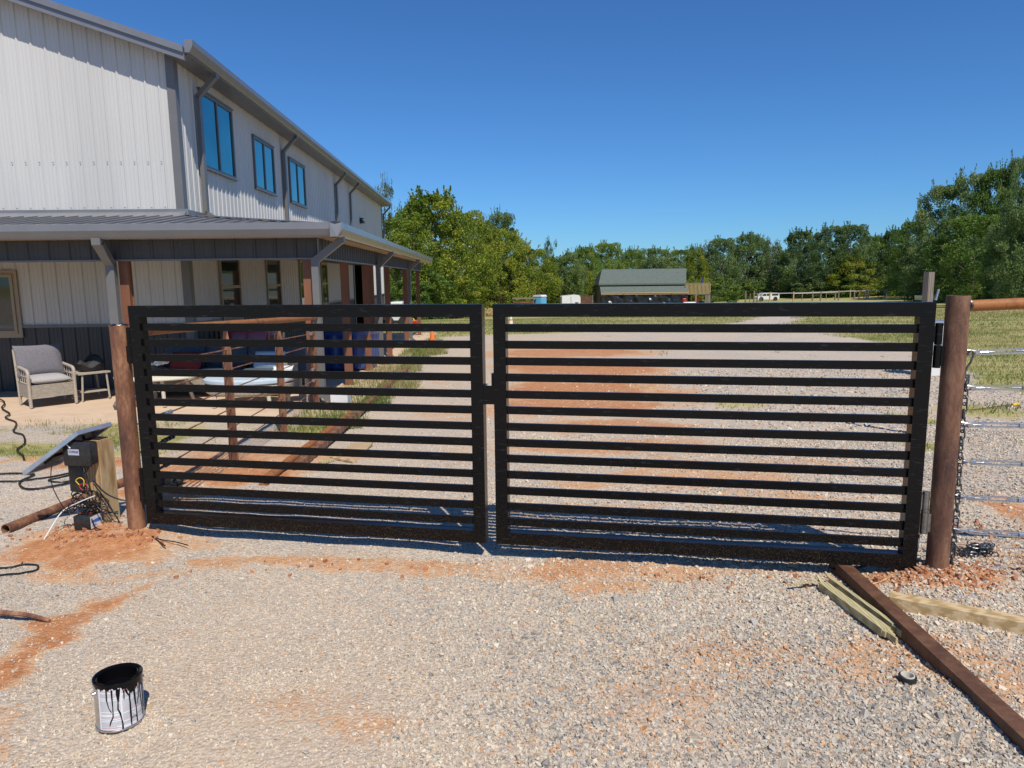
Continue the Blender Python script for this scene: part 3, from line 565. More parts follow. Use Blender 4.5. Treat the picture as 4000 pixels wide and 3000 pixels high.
for u, v, s in ((-6.9, 0, .12), (-2.84, .06, .13), (-.12, .02, .13), (0, 2.2, .13), (0, 4.5, .13), (0, 5.15, .13), (0, 7.9, .13), (0, 12.15, .13), (-.02, 16.85, .13)):
    zb = -.017*max(v, 0)-.02
    m = MB(); m.box(u-s/2, u+s/2, v-s/2, v-s/2+.012, zb, 2.2); m.box(u-s/2, u+s/2, v+s/2-.012, v+s/2, zb, 2.2); m.box(u-s/2+.02, u+s/2-.02, v-s/2+.012, v+s/2-.012, zb, 2.2); m.box(u-s/2-.03, u+s/2+.03, v-s/2-.03, v+s/2+.03, zb-.0, zb+.03)
    m.build('porch_post', 'primer', bld)
def pspout(u, v, corner=False, side=True):
    zb = -.017*max(v, 0)+.04
    if side: pts = [(ov+.05, v, 2.50), (ov+.05, v, 2.46), (.10 if not corner else .02, v-.02, 2.16), (.10 if not corner else .02, v-.02, zb+.12), (.24, v-.06, zb)]
    else: pts = [(u, -ov-.05, 2.50), (u, -ov-.05, 2.44), (u, -.10, 2.14), (u, -.10, zb+.1), (u, -.25, zb)]
    spout(pts, .13 if side else .125, .10, up=(0, 1, 0) if side else (1, 0, 0))
pspout(0, -.08, True); pspout(0, 5.72); pspout(0, 12.5); pspout(-2.965, 0, side=False)
# concrete slab under the porch
def slab():
    V = []; o = [(-16, -1.22), (-3, -1.22), (-1.2, -1.18), (.55, -.95), (.55, 6), (.55, 12), (.55, 18.3), (-3.0, 18.3), (-3.0, 12), (-3.0, 6), (-3.0, 2.2), (-16, 2.2)]
    zs = lambda v: -.017*max(v, 0)
    t = [bl(u, v, zs(v)) for u, v in o]; b = [bl(u, v, zs(v)-.4) for u, v in o]; n = len(o)
    return MB().add(t+b, [(0, 1, 2, 11), (2, 3, 10, 11), (3, 4, 9, 10), (4, 5, 8, 9), (5, 6, 7, 8)]+[(k, n+k, n+(k+1) % n, (k+1) % n) for k in range(n)])
tag(slab().build('concrete_slab', 'concrete'), kind='structure')
# ------------------------------------------------------------------ gate posts, black gates, cable fences
PL, PR = Vector((-2.611, 4.719, 0)), Vector((2.372, 3.776, 0))
dg = (PR-PL).normalized(); ng = Vector((dg.y, -dg.x, 0)); GA = math.atan2(dg.y, dg.x)   # ng faces the camera
def pipe_post(name, P, h, mat, label, cat='gate post'):
    m = MB(); m.tube([(0, 0, -.35), (0, 0, h)], .0575, 28, hollow=True); o = m.build(name, mat, smooth=True); o.location = P; return tag(o, label, cat)
pl_ = pipe_post('gate_post', PL, 1.40, 'rust', 'shorter rusty steel pipe gate post at the left end, beside the solar panel')
pr_ = pipe_post('gate_post', PR, 1.56, 'rustbrown', 'taller brown steel pipe gate post at the right end with chain and turnbuckles')
MB().tube([(.055*math.cos(k/24*6.2832), .055*math.sin(k/24*6.2832), 1.40+.003*math.sin(k*2.1)) for k in range(25)], .005, 5).build('cut_edge', 'weld', pl_)
def gate(name, s0, s1, label, hinge):
    o = thing(name, label, 'gate', PL+dg*s0, GA); L = s1-s0; S = .076; y0, y1 = -S/2, S/2; h0, h1 = .045, 1.527
    m = MB(); m.box(0, S, y0, y1, h0, h1-S) if hinge == 'l' else m.box(0, S, y0, y1, h0, h1-S); m.build('stile', 'black', o)
    m = MB(); m.box(L-S, L, y0, y1, h0, h1-S); m.build('stile', 'black', o)
    m = MB(); m.box(0, L, y0-.001, y1+.001, h1-S+.0005, h1); m.build('top_rail', 'black', o)
    m = MB(); m.box(S+.0005, L-S-.0005, y0+.002, y1-.002, h0, h0+S); m.build('bottom_rail', 'black', o)
    n = 13; a, b = h0+S, h1-S; step = (b-a)/(n+.28)
    for k in range(n):
        zc = a+step*(k+.64)+random.uniform(-.002, .002); x0, x1 = S+.0005, L-S-.0005
        m = MB(); m.hexa([(x0, y0+.016, zc-.0235), (x1, y0+.016, zc-.0235), (x1, y0+.035, zc-.0235), (x0, y0+.035, zc-.0235), (x0, y0+.016, zc+.0235), (x1, y0+.016, zc+.0235), (x1, y0+.035, zc+.0235), (x0, y0+.035, zc+.0235)])
        m.build('slat', 'black', o)
    return o
gl = gate('slatted_gate', .112, 2.487, 'glossy black left gate leaf of thirteen flat slats, hung beside the solar panel', 'l')
gr = gate('slatted_gate', 2.553, 4.953, 'glossy black right gate leaf of thirteen flat slats, hung beside the chain post', 'r')
zl = 1.527-.46
m = MB(); m.box(2.487-.112+.0005, 2.553-.112+.004, -.036, -.030, zl-.057-.085, zl+.057-.085); m.box(2.487-.112+.0005, 2.487-.112+.012, -.03, .03, zl-.145, zl-.025); m.box(2.553-.112-.016, 2.553-.112-.003, -.03, .03, zl-.105, zl+.045); m.build('latch_plate', 'black', gl)
def hinge(parent, x, z, side, mats=('black', 'black')):
    m = MB(); m.tube([(x, -.012, z), (x, -.012, z+.115)], .019, 14); m.box(min(x, x+side*.05), max(x, x+side*.05), -.018, -.006, z+.012, z+.10); a = m.build('hinge_barrel', mats[0], parent, smooth=True)
    m = MB(); m.tube([(x, -.012, z-.125), (x, -.012, z-.003)], .0195, 14); m.box(min(x, x-side*.045), max(x, x-side*.045), -.018, -.004, z-.115, z-.01); m.build('hinge_barrel', mats[1], parent, smooth=True)
hinge(gl, -.028, 1.27, 1); hinge(gl, -.028, .31, 1); hinge(gr, 2.40+.031, 1.30, -1); hinge(gr, 2.40+.031, .37, -1, ('steelband', 'steelband'))
# right fence: top pipe, turnbuckles, cables on towards the right
fr = thing('cable_fence', 'rusty pipe and cable fence with silver turnbuckles running off to the right', 'fence', PR, GA)
m = MB(); m.tube([(.05, 0, 1.505), (1.6, 0, 1.575)], .0302, 22); m.build('top_rail', 'rustbright', fr, smooth=True)
m = MB(); pts = []
for k in range(17): a = k/16*6.283; pts.append((.052+.012*math.cos(a*3)*.4, -.033*math.cos(a), 1.507+.036*math.sin(a)))
m.tube(pts, .008, 6); m.build('weld_collar', 'weld', fr, smooth=True)
TZ = (1.255, 1.066, .864, .657, .458, .267)
for i, z0 in enumerate(TZ):
    sl_ = .07 if i == 0 else .05-.01*i; zf = lambda x: z0+(x-.05)*(sl_-.02)
    m = MB(); eye = [(.085+.026*math.cos(a)+.002, -.006*math.sin(a*.5), z0+.011*math.sin(a)) for a in [math.pi*.15*k-2.8 for k in range(13)]]
    xb = (.105, .100, .10, .13, .13, .15)[i]
    m.tube([(.058, 0, z0+.004), (.062, -.01, z0+.014), (.09, -.012, zf(.09)+.010), (.115, -.008, zf(.115)+.004), (xb+.02, 0, zf(xb+.02)), (xb+.06, 0, zf(xb+.06))], .0058, 8)
    m.tube([(.058, 0, z0-.002), (.068, .006, z0-.014), (.09, .008, z0-.012), (.112, .002, zf(.112)-.002)], .0058, 8)
    tb = m.build('turnbuckle', 'galv', fr, smooth=True)
    m = MB(); xe = xb+.26
    for dy, dz in ((0, .0105), (0, -.0105)): m.beam((xb, dy, zf(xb)+dz), (xe, dy, zf(xe)+dz), .010, .008)
    m.tube([(xb-.006, 0, zf(xb)), (xb+.016, 0, zf(xb+.016))], .014, 10); m.tube([(xe-.016, 0, zf(xe)), (xe+.006, 0, zf(xe))], .014, 10)
    m.tube([(xb, 0, zf(xb)), (xb+.09, 0, zf(xb+.09))], .005, 8); m.tube([(xe-.07, 0, zf(xe)), (xe, 0, zf(xe))], .005, 8)
    m.build('body', 'galv', tb, smooth=True)
    m = MB(); m.tube([(xe, 0, zf(xe)), (1.6, 0, zf(1.6))], .0045, 8); m.build('cable', 'rust', fr, smooth=True)
m = MB(); m.tube([(1.6, 0, -.4), (1.6, 0, 1.57)], .0302, 18); m.build('fence_post', 'rust', fr, smooth=True)
# left fence: from the left gate post back to the porch corner
QL = Vector((-2.93, 10.62, 0)); dl = (QL-PL).normalized(); LA = math.atan2(dl.y, dl.x)
fl = thing('cable_fence', 'rusty pipe and cable fence with flat bar pickets running back to the porch corner', 'fence', PL, LA); LL = (QL-PL).length
m = MB(); m.tube([(.05, 0, 1.345), (LL, 0, 1.125)], .036, 20); m.build('top_rail', 'rustbright', fl, smooth=True)
for i, (s, w_) in enumerate(((2.02, .075), (3.84, .07), (5.7, .07))):
    zt = 1.345-.22*s/LL-.02; zb = gz(*(PL+dl*s).xy)-.1
    m = MB(); m.prism([(-.05, zb), (.05, zb), (.05, zt-.22), (.012, zt), (-.012, zt), (-.05, zt-.22)], lambda a, b, t: (s+a*.4, t+a*.9, b), -.006, .006)
    m.build('picket', 'rust', fl)
for i, z0 in enumerate((1.10, .90, .70, .50, .31, .12)):
    z1 = z0*.86-.05; zf = lambda s: z0+(z1-z0)*s/LL
    MB().tube([(.6, 0, zf(.6)), (LL, 0, zf(LL))], .0065, 8).build('cable', 'rust' , fl, smooth=True)
    m = MB(); m.tube([(.06, 0, z0), (.25, 0, zf(.25))], .006, 8); m.tube([(.515, 0, zf(.515)), (.69, 0, zf(.69))], .010, 8)
    for dy in (-.010, .010): m.tube([(.24, dy, zf(.24)), (.52, dy, zf(.52))], .006, 6)
    for s in (.24, .52, .56, .62, .68): m.tube([(s-.009, 0, zf(s)), (s+.009, 0, zf(s))], .019, 8)
    m.build('turnbuckle', 'galv' if i < 3 else 'blackplastic', fl, smooth=True)
    m = MB(); m.tube([(LL-.35, 0, zf(LL-.35)), (LL-.30, 0, zf(LL-.3))], .022, 8); m.tube([(LL-.27, .01, zf(LL-.27)), (LL-.12, .01, zf(LL-.12))], .012, 6); m.tube([(LL-.27, -.014, zf(LL-.27)), (LL-.12, -.014, zf(LL-.12))], .008, 6); m.build('cable_clamp', 'galv', fl, smooth=True)
# hanging chain and the heap of chain by the right post
def chain(mb, pts, ln=.040, r=.0042):
    pts = bez(pts, 12); seg = [0]
    for a, b in zip(pts[:-1], pts[1:]): seg.append(seg[-1]+(b-a).length)
    s = 0; k = 0; pitch = ln*.72
    while s < seg[-1]-pitch:
        def at(t):
            i = max(j for j in range(len(seg)-1) if seg[j] <= t); return pts[i].lerp(pts[i+1], (t-seg[i])/max(1e-9, seg[i+1]-seg[i]))
        a, b = at(s), at(min(seg[-1], s+pitch)); d = (b-a).normalized(); ref = Vector((0, 1, 0)) if abs(d.y) < .9 else Vector((1, 0, 0)); x = d.cross(ref).normalized(); y = d.cross(x)
        ang = (k % 2)*1.5+.4*math.sin(k*1.7); w_ = x*math.cos(ang)+y*math.sin(ang); c = (a+b)/2; L = ln/2-ln*.27; W = ln*.27
        loop = []
        for q in range(12):
            t = q/12*6.283; loop.append(c+w_*math.cos(t)*W+d*((L if math.sin(t) >= 0 else -L)+math.sin(t)*W))
        loop.append(loop[0]); mb.tube(loop, r, 5, cap=False); s += pitch; k += 1
P0 = PR+dg*.066+ng*.012
m = MB(); chain(m, [P0+Vector((0, 0, 1.13)), P0+Vector((.0, 0, .8)), P0+Vector((.008, 0, .4)), P0+Vector((.004, 0, .13)), P0+Vector((-.004, 0, .03))], .052, .0045); chain(m, [P0+Vector((0, 0, 1.13)), P0+Vector((-.03, .0, 1.06)), P0+Vector((-.035, .03, .98))], .045, .0045)
single(m, 'hanging_chain', 'chain', 'long grey steel chain hanging down beside the tall right gate post', 'chain', P0, True)
m = MB(); m.tube(bez([P0+Vector((-.012, 0, 1.245)), P0+Vector((.004, -.012, 1.268)), P0+Vector((.018, -.012, 1.25)), P0+Vector((.010, -.008, 1.21)), P0+Vector((-.008, 0, 1.165)), P0+Vector((-.006, 0, 1.13)), P0+Vector((.008, 0, 1.118)), P0+Vector((.014, 0, 1.14))]), .0055, 8)
single(m, 's_hook', 'chain', 'bent steel hook holding the chain on the top turnbuckle', 'hook', P0+Vector((0, 0, 1.2)), True)
g = random.Random(5); c = onz(2098, 1192, -.02); m = MB()
for _ in range(26):
    a, b = g.uniform(0, 6.28), g.uniform(0, 6.28); r1 = g.uniform(.02, .13); z0 = c.z+.012+.055*max(0, 1-r1/.12)*g.random()
    p = Vector((c.x+r1*math.cos(a), c.y+.6*r1*math.sin(a), z0)); chain(m, [p, p+Vector((.05*math.cos(b), .04*math.sin(b), g.uniform(-.005, .015))), p+Vector((.09*math.cos(b+.8), .06*math.sin(b+.8), 0))], .044, .0042)
single(m, 'chain_heap', 'chain', 'tangled heap of grey steel chain on the gravel behind the right post', 'chain', (c.x, c.y, c.z), True)
m = MB(); a = onz(2090, 1226, -.01); b = onz(2150, 1224, -.01); m.tube([a, b], .005, 8); m.tube([a+Vector((-.03, 0, .003)), a], .011, 8); m.tube([b, b+Vector((.025, 0, 0))], .012, 8)
single(m, 'turnbuckle_bolt', 'galv', 'loose silver eye bolt lying on red soil right of the tall post', 'bolt', a, True)
m = MB(); m.tube(bez([onz(1790, 1229, .0), onz(1850, 1226, .0), onz(1890, 1214, .02), onz(1925, 1203, .05), onz(1962, 1190, .05), onz(1978, 1195, .02), onz(1985, 1150, .12), onz(1990, 1110, .22)]), .008, 8)
single(m, 'black_cable', 'wire', 'thick black cable snaking out from under the right gate leaf', 'cable', onz(1900, 1214), True)
# square steel tube, offcuts and boards at the lower right
a = fz(3263, 2218, -.03); b = fz(3990, 2915, -.03); d = (b-a).normalized(); ea, eb = a+Vector((0, 0, .03)), a+d*3.1+Vector((0, 0, .035))
single(MB().beam(ea, eb, .078, .078), 'square_steel_tube', 'rustdark', 'long brown square steel tube lying on the gravel towards the camera', 'steel tube', ea)
for k, (x0, y0, x1, y1, w_, h_, nm) in enumerate(((3215, 2285, 3462, 2462, .05, .040, 'thicker greenish lumber offcut lying left of the square steel tube'), (3243, 2268, 3492, 2448, .022, .05, 'thin greenish lumber strip wedged between offcut and steel tube'))):
    a, b = fz(x0, y0, .0), fz(x1, y1, .0); a.z = gz(a.x, a.y)+.03; b.z = gz(b.x, b.y)+.03
    m = MB(); m.beam(a, b, w_, h_); dd = (b-a).normalized(); sd_ = Vector((dd.y, -dd.x, 0))
    for j in range(4): m.beam(b+sd_*(j-1.5)*w_*.22-dd*.01, b+sd_*(j-1.5)*w_*.22+dd*(.02+.03*((j*7) % 3)), w_*.2, h_*.7)
    m.beam(a+Vector((0, 0, .012)), a-dd*.05+Vector((0, 0, .035)), w_*.4, .006)
    single(m, 'wood_offcut', 'greenwood', nm, 'lumber', a)
a, b = fz(3473, 2352, .0), fz(4130, 2472, .0); a.z = gz(a.x, a.y)+.035; b.z = gz(b.x, b.y)+.035
m = MB(); m.beam(a, b, .085, .062); single(m, 'wooden_board', 'lumber', 'weathered tan board lying on the gravel right of the square steel tube', 'lumber', a)
a = fz(3088, 2292, -.01); b = fz(3215, 2274, .0); single(MB().beam(a+Vector((0, 0, .01)), b+Vector((0, 0, .012)), .018, .004), 'wood_splinter', 'greenwood', 'thin green wood splinter beside the lumber offcuts', 'lumber', a)
m = MB(); m.tube(bez([fz(3375, 2288, 0), fz(3430, 2275, .01), fz(3460, 2262, .01), fz(3482, 2247, .01)]), .004, 6); single(m, 'dry_twig', 'lumber', 'pale dry twig on the red soil left of the tall post', 'twig', fz(3430, 2275, 0), True)
c = fz(3545, 2650, .0); c.z = gz(c.x, c.y); t = thing('tape_roll', 'small roll of black tape lying on the gravel left of the square tube', 'tape', c)
m = MB(); m.lathe((0, 0, .004), [(.024, 0), (.035, 0), (.035, .022), (.027, .022), (.027, .0), (.024, .0)], 24); m.build('tape', 'rubber', t, smooth=True); MB().lathe((0, 0, .002), [(.0236, 0), (.0268, .001), (.0268, .029), (.0236, .029), (.0236, .002)], 24).build('core', 'cream', t, smooth=True)
# ------------------------------------------------------------------ paint can
c = Vector((-1.535, 2.53, 0)); c.z = gz(c.x, c.y)+.004; can = thing('paint_can', 'open metal gallon paint can with black paint dripping down its white label', 'paint can', c, R(31)); can.rotation_euler = (R(-1.5), R(1.5), R(31))
r, h = .083, .190
m = MB(); m.lathe((0, 0, 0), [(r-.003, 0), (r+.0025, .001), (r+.0025, .006), (r, .008), (r, h-.010), (r+.003, h-.008), (r+.003, h-.002), (r-.001, h-.0005)], 48); m.v, m.f = m.v, m.f[:-2]+[m.f[-2]]; m.build('body', 'galv', can, smooth=True)
m = MB(); n = 48; m.lathe((0, 0, 0), [(r+.0036, h-.013), (r+.0040, h-.002), (r+.001, h+.0012), (r-.007, h-.001), (r-.008, h-.006), (r-.012, h-.006), (r-.013, h-.001), (r-.016, h-.002), (r-.016, h-.05), (.001, h-.051)], n); m.f = m.f[:-2]; m.build('rim', 'wetpaint', can, smooth=True)
def wrap(mb, a0, a1, z0, z1, rr, n=None):
    n = n or max(1, int(abs(a1-a0)/.12)); q = []; 
    for k in range(n+1):
        a = a0+(a1-a0)*k/n
        for z in (z0, z1): q.append((rr*math.cos(a), rr*math.sin(a), z))
    mb.add(q, [(2*k, 2*k+2, 2*k+3, 2*k+1) for k in range(n)])
fa = math.atan2(-c.y, -c.x)-R(31)                     # direction from the can to the camera, in the can's own frame
A = lambda t: fa+t                                     # t grows to the right as seen from the camera
m = MB(); wrap(m, A(-.95), A(1.75), .010, h-.018, r+.0007, 40); lab = m.build('label', 'label_white', can, smooth=True)
g = random.Random(3); mg, mr = MB(), MB()
for col0, col1 in ((-.86, .02), (.09, .62), (.68, 1.05), (1.1, 1.7)):
    z = h-.026
    while z > .022:
        k = g.random(); ln = col1-(.0 if k > .25 else g.uniform(.1, .5)*(col1-col0))
        if k > .08: wrap(mr if g.random() < .15 else mg, A(col0), A(ln), z, z+.0013, r+.0012)
        z -= .0036 if g.random() > .1 else .0075
wrap(mr, A(-.86), A(.0), .0155, .0170, r+.0012); wrap(mr, A(-.86), A(-.1), .0185, .0195, r+.0012)
mg.build('small_print', 'print_grey', lab); mr.build('red_print', 'print_red', lab)
m = MB()                                              # paint running down: a ragged band and separate runs
edge = []; N = 90
for k in range(N+1):
    a = A(-1.15+3.1*k/N); t = -1.15+3.1*k/N; e = h-.020-.004*math.sin(k*.7)-.003*math.sin(k*1.9)-(.030*math.exp(-((t-.55)/.28)**2))-(.02 if t > .9 else 0)
    edge += [(( r+.0016)*math.cos(a), (r+.0016)*math.sin(a), h-.009), ((r+.0016)*math.cos(a), (r+.0016)*math.sin(a), e)]
m.add(edge, [(2*k, 2*k+1, 2*k+3, 2*k+2) for k in range(N)])
def run(pts, w_):
    q = []
    for i, (t, z) in enumerate(pts):
        ww = w_*(1.5 if i == 0 else 1.)*(.9+.25*math.sin(i*2.1)); a = A(t); q += [Vector(((r+.002)*math.cos(a-ww/r), (r+.002)*math.sin(a-ww/r), z)), Vector(((r+.0034)*math.cos(a), (r+.0034)*math.sin(a), z)), Vector(((r+.002)*math.cos(a+ww/r), (r+.002)*math.sin(a+ww/r), z))]
    fs = []
    for i in range(len(pts)-1):
        for j in range(2): fs.append((3*i+j, 3*i+j+3, 3*i+j+4, 3*i+j+1))
    m.add(q, fs)
for pts, w_ in (([(-.52, h-.02), (-.53, .13), (-.46, .10), (-.36, .082)], .0022), ([(-.30, h-.02), (-.30, .14), (-.29, .10), (-.30, .062), (-.40, .045), (-.46, .028)], .0024), ([(-.09, h-.02), (-.10, .15), (-.07, .12), (-.09, .09), (-.02, .075), (.03, .05), (.06, .03), (.055, .009)], .0028),
                ([(-.0, h-.02), (-.02, .15), (-.06, .12)], .003), ([(.17, h-.03), (.18, .15), (.17, .124)], .0022), ([(.26, h-.03), (.30, .145), (.39, .13), (.41, .10), (.41, .06), (.42, .012)], .0032), ([(.42, .16), (.41, .12)], .0018), ([(.62, .16), (.64, .11), (.68, .07), (.70, .014)], .0034), ([(.86, .15), (.84, .11), (.74, .085)], .0018), ([(.95, .15), (1.0, .09), (1.1, .02)], .0026), ([(1.15, .15), (1.17, .05)], .0022)):
    run([(t, z) for t, z in pts], w_)
m.build('paint_runs', 'wetpaint', can, smooth=True)
m = MB()
for t in (-1.25, 1.85): a = A(t); m.tube([((r-.001)*math.cos(a), (r-.001)*math.sin(a), h-.045), ((r+.009)*math.cos(a), (r+.009)*math.sin(a), h-.045)], .0095, 12, r2=.006)
m.build('bail_ear', 'galv', can, smooth=True)
m = MB(); a1, a2 = A(-1.25), A(1.85); e1 = Vector(((r+.010)*math.cos(a1), (r+.010)*math.sin(a1), h-.045)); e2 = Vector(((r+.01)*math.cos(a2), (r+.01)*math.sin(a2), h-.045)); pts = []
bk = Vector((-math.cos(fa), -math.sin(fa), 0))
for k in range(21): t = k/20*math.pi; mid = (e1+e2)/2; pts.append(mid+(e1-mid)*math.cos(t)*(1+.10*math.sin(t))+(bk*.092+e1.normalized()*.03+Vector((0, 0, -.06)))*math.sin(t))
m.tube(pts, .0019, 6); m.build('bail_handle', 'galv', can, smooth=True)
def text(body, size, mat, name, parent, mtx, align='CENTER', bold=0):
    cu = bpy.data.curves.new(name, 'FONT'); cu.body = body; cu.size = size; cu.align_x = align; cu.extrude = .0002; cu.offset = bold
    o = bpy.data.objects.new(name, cu); COL.objects.link(o); bpy.context.view_layer.update(); me = bpy.data.meshes.new_from_object(o.evaluated_get(bpy.context.evaluated_depsgraph_get())); bpy.data.objects.remove(o)
    me.materials.clear(); me.materials.append(M[mat]); me.transform(mtx); n = bpy.data.objects.new(name, me); COL.objects.link(n); n.parent = parent; return n
a = A(.56); n_ = Vector((math.cos(a), math.sin(a), 0)); tx = Vector((-math.sin(a), math.cos(a), 0))
text('STO', .009, 'wire', 'print_lettering', lab, Matrix(((tx.x, 0, n_.x, n_.x*(r+.0014)), (tx.y, 0, n_.y, n_.y*(r+.0014)), (0, 1, 0, .036), (0, 0, 0, 1))), bold=.0003)
# ------------------------------------------------------------------ gate opener post with boxes, solar panel, battery and wires
cn = fz(416, 2060, -.04); pc = cn-dg*.07-ng*.07; pz = gz(pc.x, pc.y)
op = thing('wooden_post', 'thick treated pine post carrying black control boxes and a tilted solar panel', 'post', (pc.x, pc.y, 0), GA)
MB().box(-.07, .07, -.07, .07, -.3, .585).build('post', 'treated', op)
m = MB(); m.bbox(-.135, .068, -.145, -.074, .432, .592, .010); b1 = m.build('control_box', 'blackplastic', op, smooth=True)
m = MB(); m.bbox(-.142, .075, -.155, -.1455, .425, .599, .004); b1l = m.build('lid', 'blackplastic', b1, smooth=True)
m = MB(); m.box(-.098, -.012, -.1572, -.1552, .503, .545); lb = m.build('label', 'silverlabel', b1)
text('TOPENS', .0205, 'textblue', 'lettering', b1, Matrix(((1, 0, 0, -.055), (0, 0, -1, -.1576), (0, 1, 0, .519), (0, 0, 0, 1))), bold=.0006)
m = MB(); m.box(-.10, .03, -.0, .0, 0, 0) if False else None
m = MB(); m.beam((-.105, -.159, .585), (-.075, -.159, .552), .006, .006); m.build('cable_tie', 'whitetie', b1)
m = MB()
for x in (-.06, -.03, 0.0): m.tube([(x, -.11, .43), (x, -.11, .405)], .011, 10)
m.build('cable_gland', 'blackplastic', b1, smooth=True)
m = MB(); m.bbox(-.215, -.074, -.055, .06, .20, .43, .012); m.build('receiver_box', 'blackplastic', op, smooth=True)
L_, S_, B_ = Vector((-.405, 0, -.285)), Vector((.095, .255, .012)), Vector((-2.985, 4.75, .672))
inv = (Matrix.Translation(op.location) @ Matrix.Rotation(GA, 4, 'Z')).inverted(); nn = L_.cross(S_).normalized()
if nn.z > 0: nn = -nn                                    # nn points under the panel
def pq(a, b, t): return inv @ (B_+L_*a+S_*b+nn*t)
m = MB()
for a0, a1, b0, b1_ in ((0, 1, 0, .06), (0, 1, .94, 1), (0, .035, .0601, .9399), (.965, 1, .0601, .9399)): m.hexa([pq(a0, b0, .026), pq(a1, b0, .026), pq(a1, b1_, .026), pq(a0, b1_, .026), pq(a0, b0, -.004), pq(a1, b0, -.004), pq(a1, b1_, -.004), pq(a0, b1_, -.004)])
spn = m.build('solar_panel', 'aluminium', op)
m = MB(); m.hexa([pq(.036, .061, .003), pq(.964, .061, .003), pq(.964, .939, .003), pq(.036, .939, .003), pq(.036, .061, .0), pq(.964, .061, .0), pq(.964, .939, .0), pq(.036, .939, .0)]); m.build('backsheet', 'panelback', spn)
m = MB(); m.hexa([pq(.036, .061, -.0005), pq(.964, .061, -.0005), pq(.964, .939, -.0005), pq(.036, .939, -.0005), pq(.036, .061, -.003), pq(.964, .061, -.003), pq(.964, .939, -.003), pq(.036, .939, -.003)]); m.build('cells', 'solarcell', spn)
m = MB(); m.hexa([pq(.62, .3, .024), pq(.82, .3, .024), pq(.82, .6, .024), pq(.62, .6, .024), pq(.62, .3, .0035), pq(.82, .3, .0035), pq(.82, .6, .0035), pq(.62, .6, .0035)]); m.build('junction_box', 'blackplastic', spn)
m = MB(); m.box(-.06, .05, -.04, .05, .5855, .592); a = pq(.08, .55, .02); m.tube([(-.0, .0, .59), a], .012, 8); m.beam(pq(.05, .2, .028), pq(.4, .8, .028), .02, .004); m.build('panel_bracket', 'blackplastic', op)
bc = fz(356, 2087, -.045); bc.z = gz(bc.x, bc.y); bt = thing('battery', 'small black battery with white and blue label standing on red soil by the wooden post', 'battery', bc, GA+R(4))
m = MB(); m.bbox(-.125, 0, 0, .12, 0, .10, .006); m.build('case', 'blackplastic', bt, smooth=True)
m = MB(); m.box(.0003, .0018, .006, .114, .008, .092); lb = m.build('label', 'label_white', bt)
m = MB(); m.prism([(.012, .048), (.108, .040), (.108, .060), (.085, .068), (.012, .064)], lambda a, b, t: (t, a, b), .0019, .0026); m.build('blue_band', 'blue_label', lb)
m = MB()
for q in range(4): m.box(.0019, .0024, .02, .07-.006*q, .020+.005*q, .0225+.005*q)
m.build('small_print', 'print_grey', lb)
m = MB()
for x in (-.1, -.03): m.box(x-.006, x+.006, .05, .062, .1, .112)
m.build('terminals', 'redwire', bt)
g = random.Random(12); hub = Vector((pc.x+.0, pc.y-.14, .20)); bat = bc+Vector((-.06, .06, .11))
def wob(a, b, n=4, w_=.03, sag=.05):
    pts = [Vector(a)]
    for k in range(1, n): t = k/n; p = Vector(a).lerp(Vector(b), t)+Vector((g.uniform(-w_, w_), g.uniform(-w_*.5, w_*.5), g.uniform(-w_, w_)-sag*math.sin(t*3.14))); p.z = max(p.z, gz(p.x, p.y)+.006); pts.append(p)
    return bez(pts+[Vector(b)], 6)
m = MB(); bx = Vector((pc.x-.03, pc.y-.11, .41))
for k in range(4): m.tube(wob(bx+dg*(k*.018-.03), hub+Vector((g.uniform(-.05, .06), -.02, g.uniform(-.05, .05))), 3, .012, 0), .0042, 6)
for k in range(13):
    c0 = hub+Vector((g.uniform(-.10, .09), g.uniform(-.03, .0), g.uniform(-.10, .05))); rr = g.uniform(.02, .055); a0 = g.uniform(0, 6); tl = g.uniform(-.6, .6)
    m.tube(bez([c0+Vector((rr*1.6*math.cos(a0+t*1.05), rr*.35*math.sin(t*2.1), rr*math.sin(a0+t*1.05)+tl*rr*math.cos(t))) for t in range(8)], 5), .0034, 5)
for k in range(7): m.tube(wob(hub+Vector((g.uniform(-.06, .06), -.01, -.03)), bat+Vector((g.uniform(-.05, .05), g.uniform(-.05, .05), 0)), 4, .045, .0), .0032, 5)
for k in range(5): m.tube(wob(hub+Vector((-.04, 0, -.02)), hub+Vector((-.26+g.uniform(-.04, .04), .02, -.12+g.uniform(-.03, .03))), 4, .03, .02), .0032, 5)
for k in range(4): m.tube(wob(hub+Vector((.03, 0, -.06)), hub+Vector((.17, .02, -.13+g.uniform(-.03, .03))), 4, .02, .02), .0036, 5)
m.tube(bez([hub+Vector((.03, 0, .12)), hub+Vector((.10, .02, .02)), hub+Vector((.20, .05, -.04)), PL+Vector((-.05, .12, .17)), PL+Vector((.05, .09, .18))]), .0055, 7)
m.tube(bez([hub+Vector((.03, 0, .10)), hub+Vector((.09, .02, -.02)), hub+Vector((.15, .02, -.14)), hub+Vector((.17, .03, -.2))]), .0045, 7)
single(m, 'wire_bundle', 'wire', 'messy bundle of black wires hanging on the front of the wooden post', 'wires', hub, True)
for nm, mt, lab, k0 in (('yellow_wire', 'yellow', 'short yellow wire looped out of the black wire bundle', (-.05, .10)), ('red_wire', 'redwire', 'short red wire poking out of the black wire bundle', (-.03, .06))):
    c0 = hub+Vector((k0[0], -.03, k0[1])); single(MB().tube(bez([c0, c0+Vector((-.02, 0, .03)), c0+Vector((.01, 0, .05)), c0+Vector((.035, 0, .03)), c0+Vector((.03, 0, -.01))]), .003, 6), nm, mt, lab, 'wire', c0, True)
